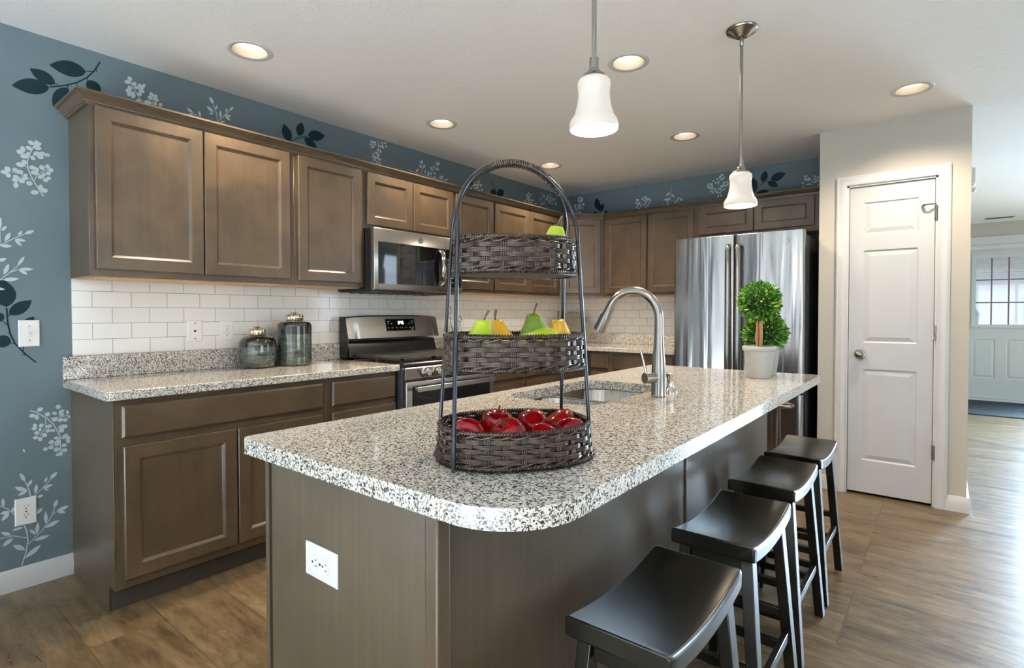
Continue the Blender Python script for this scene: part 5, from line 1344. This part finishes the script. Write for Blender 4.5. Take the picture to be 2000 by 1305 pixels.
# ================================================================== fruit
def apple_mesh():
    pr = [(0.0, 0.004), (0.008, 0.0015), (0.015, 0.0), (0.022, 0.003), (0.029, 0.012), (0.0345, 0.026), (0.0375, 0.042), (0.0365, 0.056), (0.032, 0.067), (0.024, 0.073), (0.014, 0.073), (0.006, 0.068), (0.0, 0.063)]
    lob = lambda a, z: 0.085 * cos(5 * a) * max(0.0, (0.050 - z) / 0.050) + 0.05 * cos(2 * a + 1) + 0.03 * cos(5 * a + .4) * max(0, (z - .055) / .02)
    return MB().lathe(pr, 30, cap0=False, cap1=False, lobes=lob)
def fruit_proto(name, label, cat, body, mname, stem, group):
    t = thing(name, label, cat, (0, 0, 0), 0, group)
    obj('flesh', body, mname, t, local=True, smooth=80)
    obj('stem', stem, 'fruit_stem', t, local=True, smooth=60)
    return t
AP = [(-0.108, -0.030, 0.050, (70, 20, 30), 'red apple lying at the left end of the bottom basket'),
      (-0.030, 0.036, 0.014, (0, 6, 0), 'red apple standing with its stem up at the back of the bottom basket'),
      (-0.022, -0.050, 0.046, (28, -24, 10), 'red apple in front of the upright apple at the front of the bottom basket'),
      (0.062, 0.052, 0.046, (-80, 0, 60), 'red apple lying right of the upright apple at the back of the bottom basket'),
      (0.126, 0.043, 0.044, (-65, 30, -40), 'red apple at the back right end of the bottom basket'),
      (0.050, -0.062, 0.036, (75, 0, -50), 'red apple lying low at the front right rim of the bottom basket'),
      (0.119, -0.030, 0.040, (75, 10, 50), 'red apple at the right end of the bottom basket, in front of another apple')]
ap = fruit_proto('red_apple', AP[0][4], 'apple', apple_mesh().move(Matrix.Translation((0, 0, -0.037))), 'apple',
                 MB().tube([(0, 0, 0.026), (0.001, 0, 0.038), (0.004, 0, 0.050)], [0.0016, 0.0018, 0.0026], 8), 'red apples in the bottom basket')
for i, (x, y, z, r, lb) in enumerate(AP):
    o = ap if i == 0 else dup(ap, lb)
    zz = z if i != 1 else z + 0.037
    o.location = loc(x, y, zz + 0.004); o.rotation_euler = (radians(r[0]), radians(r[1]), radians(r[2]))


def pear_mesh(): 
    return MB().lathe([(0.0, 0.003), (0.010, 0.0), (0.022, 0.004), (0.032, 0.014), (0.0365, 0.028), (0.036, 0.041), (0.031, 0.055), (0.0245, 0.068), (0.0195, 0.080), (0.017, 0.088), (0.013, 0.094), (0.006, 0.0955), (0.0, 0.093)], 30, cap0=False, cap1=False,
                      lobes=lambda a, z: 0.03 * cos(3 * a + 9 * z))
PM = {}
def pear(label, mname, P, rot, group, first={}):
    if mname not in first:
        o = fruit_proto('pear', label, 'pear', pear_mesh(), mname, MB().tube([(0, 0, 0.091), (0.002, 0, 0.103), (0.008, 0, 0.118)], [0.0018, 0.002, 0.003], 8), group)
        first[mname] = o
    else: o = dup(first[mname], label)
    o['group'] = group
    o.location = P; o.rotation_euler = tuple(radians(a) for a in rot)
    return o
GM = 'pears in the middle basket'
pear('pale green pear at the left of the middle basket', 'pear_green', loc(-0.092, -0.032, 0.201), (0, 10, 60), GM)
pear('yellow pear with a leaning stem, second from the left in the middle basket', 'pear_yellow', loc(-0.019, 0.008, 0.201), (0, -14, 20), GM)
pear('tall dark green pear standing at the back of the middle basket', 'pear_dark', loc(0.062, 0.050, 0.214), (4, 0, 30), GM)
pear('green pear lying in front of the tall dark green pear', 'pear_green', loc(0.088, -0.046, 0.2375), (0, -84, 12), GM)
pear('yellow pear at the right end of the middle basket', 'pear_yellow', loc(0.112, 0.015, 0.201), (5, 8, -40), GM)
pear('single green pear standing in the top basket', 'pear_green', loc(0.088, 0.012, 0.408), (4, 10, 20), 'pear in the top basket')

# ================================================================== boxwood topiaries
def leaves(mb, c, R, n, seed, sq=(1, 1, 1), cut=None):
    rnd = random.Random(seed)
    for i in range(n):
        z = 1 - 2 * (i + 0.5) / n; a = i * 2.39996 + rnd.uniform(-.2, .2); q = math.sqrt(1 - z * z)
        d = Vector((q * cos(a), q * sin(a), z))
        p = Vector(c) + Vector((d.x * sq[0], d.y * sq[1], d.z * sq[2])) * (R * rnd.uniform(0.74, 0.94))
        if cut and not cut(p): continue
        dirv = (d + Vector((rnd.uniform(-.55, .55), rnd.uniform(-.55, .55), rnd.uniform(-.3, .6)))).normalized()
        s_ = dirv.orthogonal().normalized(); s_ = Matrix.Rotation(rnd.uniform(0, 6.28), 3, dirv) @ s_; up = dirv.cross(s_)
        L = rnd.uniform(0.018, 0.028); W = rnd.uniform(0.0042, 0.0064)
        v = [p, p + dirv * L * .35 + s_ * W, p + dirv * L * .75 + s_ * W * .8, p + dirv * L, p + dirv * L * .75 - s_ * W * .8, p + dirv * L * .35 - s_ * W, p + dirv * L * .5 - up * W * .5]
        mb.add([tuple(x) for x in v], [(0, 1, 6), (1, 2, 6), (2, 3, 6), (3, 4, 6), (4, 5, 6), (5, 0, 6)])
    return mb
POT = [(0.0, 0.0), (0.050, 0.0), (0.0525, 0.003), (0.0665, 0.128), (0.0725, 0.131), (0.0745, 0.140), (0.0745, 0.148), (0.0715, 0.152), (0.066, 0.150), (0.064, 0.135), (0.0, 0.135)]
t = thing('topiary', 'front boxwood topiary with a leafy ball on a twig stem in a pale pot', 'plant', (2.507, 2.060, CZ1 + 0.0006), 0, 'potted boxwood topiaries')
obj('flower_pot', MB().lathe(POT, 44, cap0=False, cap1=False), 'pot', t, local=True, smooth=45)
obj('moss', MB().lathe([(0.0625, 0.1355), (0.05, 0.142), (0.0, 0.146)], 24, cap0=False), 'moss', t, local=True)
sm = MB(); rnd = random.Random(3)
for k in range(6):
    a = k * 1.05; x, y = 0.011 * cos(a), 0.011 * sin(a)
    sm.tube([(x * 0.8, y * 0.8, 0.138), (x * 1.2 + rnd.uniform(-.002, .002), y * 1.2, 0.19), (x + rnd.uniform(-.003, .003), y, 0.24), (x * 1.2, y * 1.2, 0.31)], 0.0042, 8)
obj('twig_stem', sm, 'twig', t, local=True, smooth=60)
ball = leaves(MB(), (0, 0, 0.362), 0.092, 950, 1); leaves(ball, (0, 0, 0.362), 0.074, 350, 2)
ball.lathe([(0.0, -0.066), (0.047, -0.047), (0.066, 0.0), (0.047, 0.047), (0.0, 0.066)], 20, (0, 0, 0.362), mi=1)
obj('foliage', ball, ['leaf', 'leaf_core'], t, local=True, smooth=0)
BX, BY = 2.496, 2.2128
t = thing('topiary', 'rear boxwood topiary half hidden behind the front one', 'plant', (BX, BY, CZ1 + 0.0006), 0, 'potted boxwood topiaries')
obj('flower_pot', MB().lathe(POT, 44, cap0=False, cap1=False), 'pot', t, local=True, smooth=45)
f = leaves(MB(), (0, 0, 0.205), 0.104, 1000, 5, (1, 1, 0.85)); leaves(f, (0, 0, 0.205), 0.08, 350, 6, (1, 1, 0.85)); leaves(f, (0, 0, 0.275), 0.065, 400, 7)
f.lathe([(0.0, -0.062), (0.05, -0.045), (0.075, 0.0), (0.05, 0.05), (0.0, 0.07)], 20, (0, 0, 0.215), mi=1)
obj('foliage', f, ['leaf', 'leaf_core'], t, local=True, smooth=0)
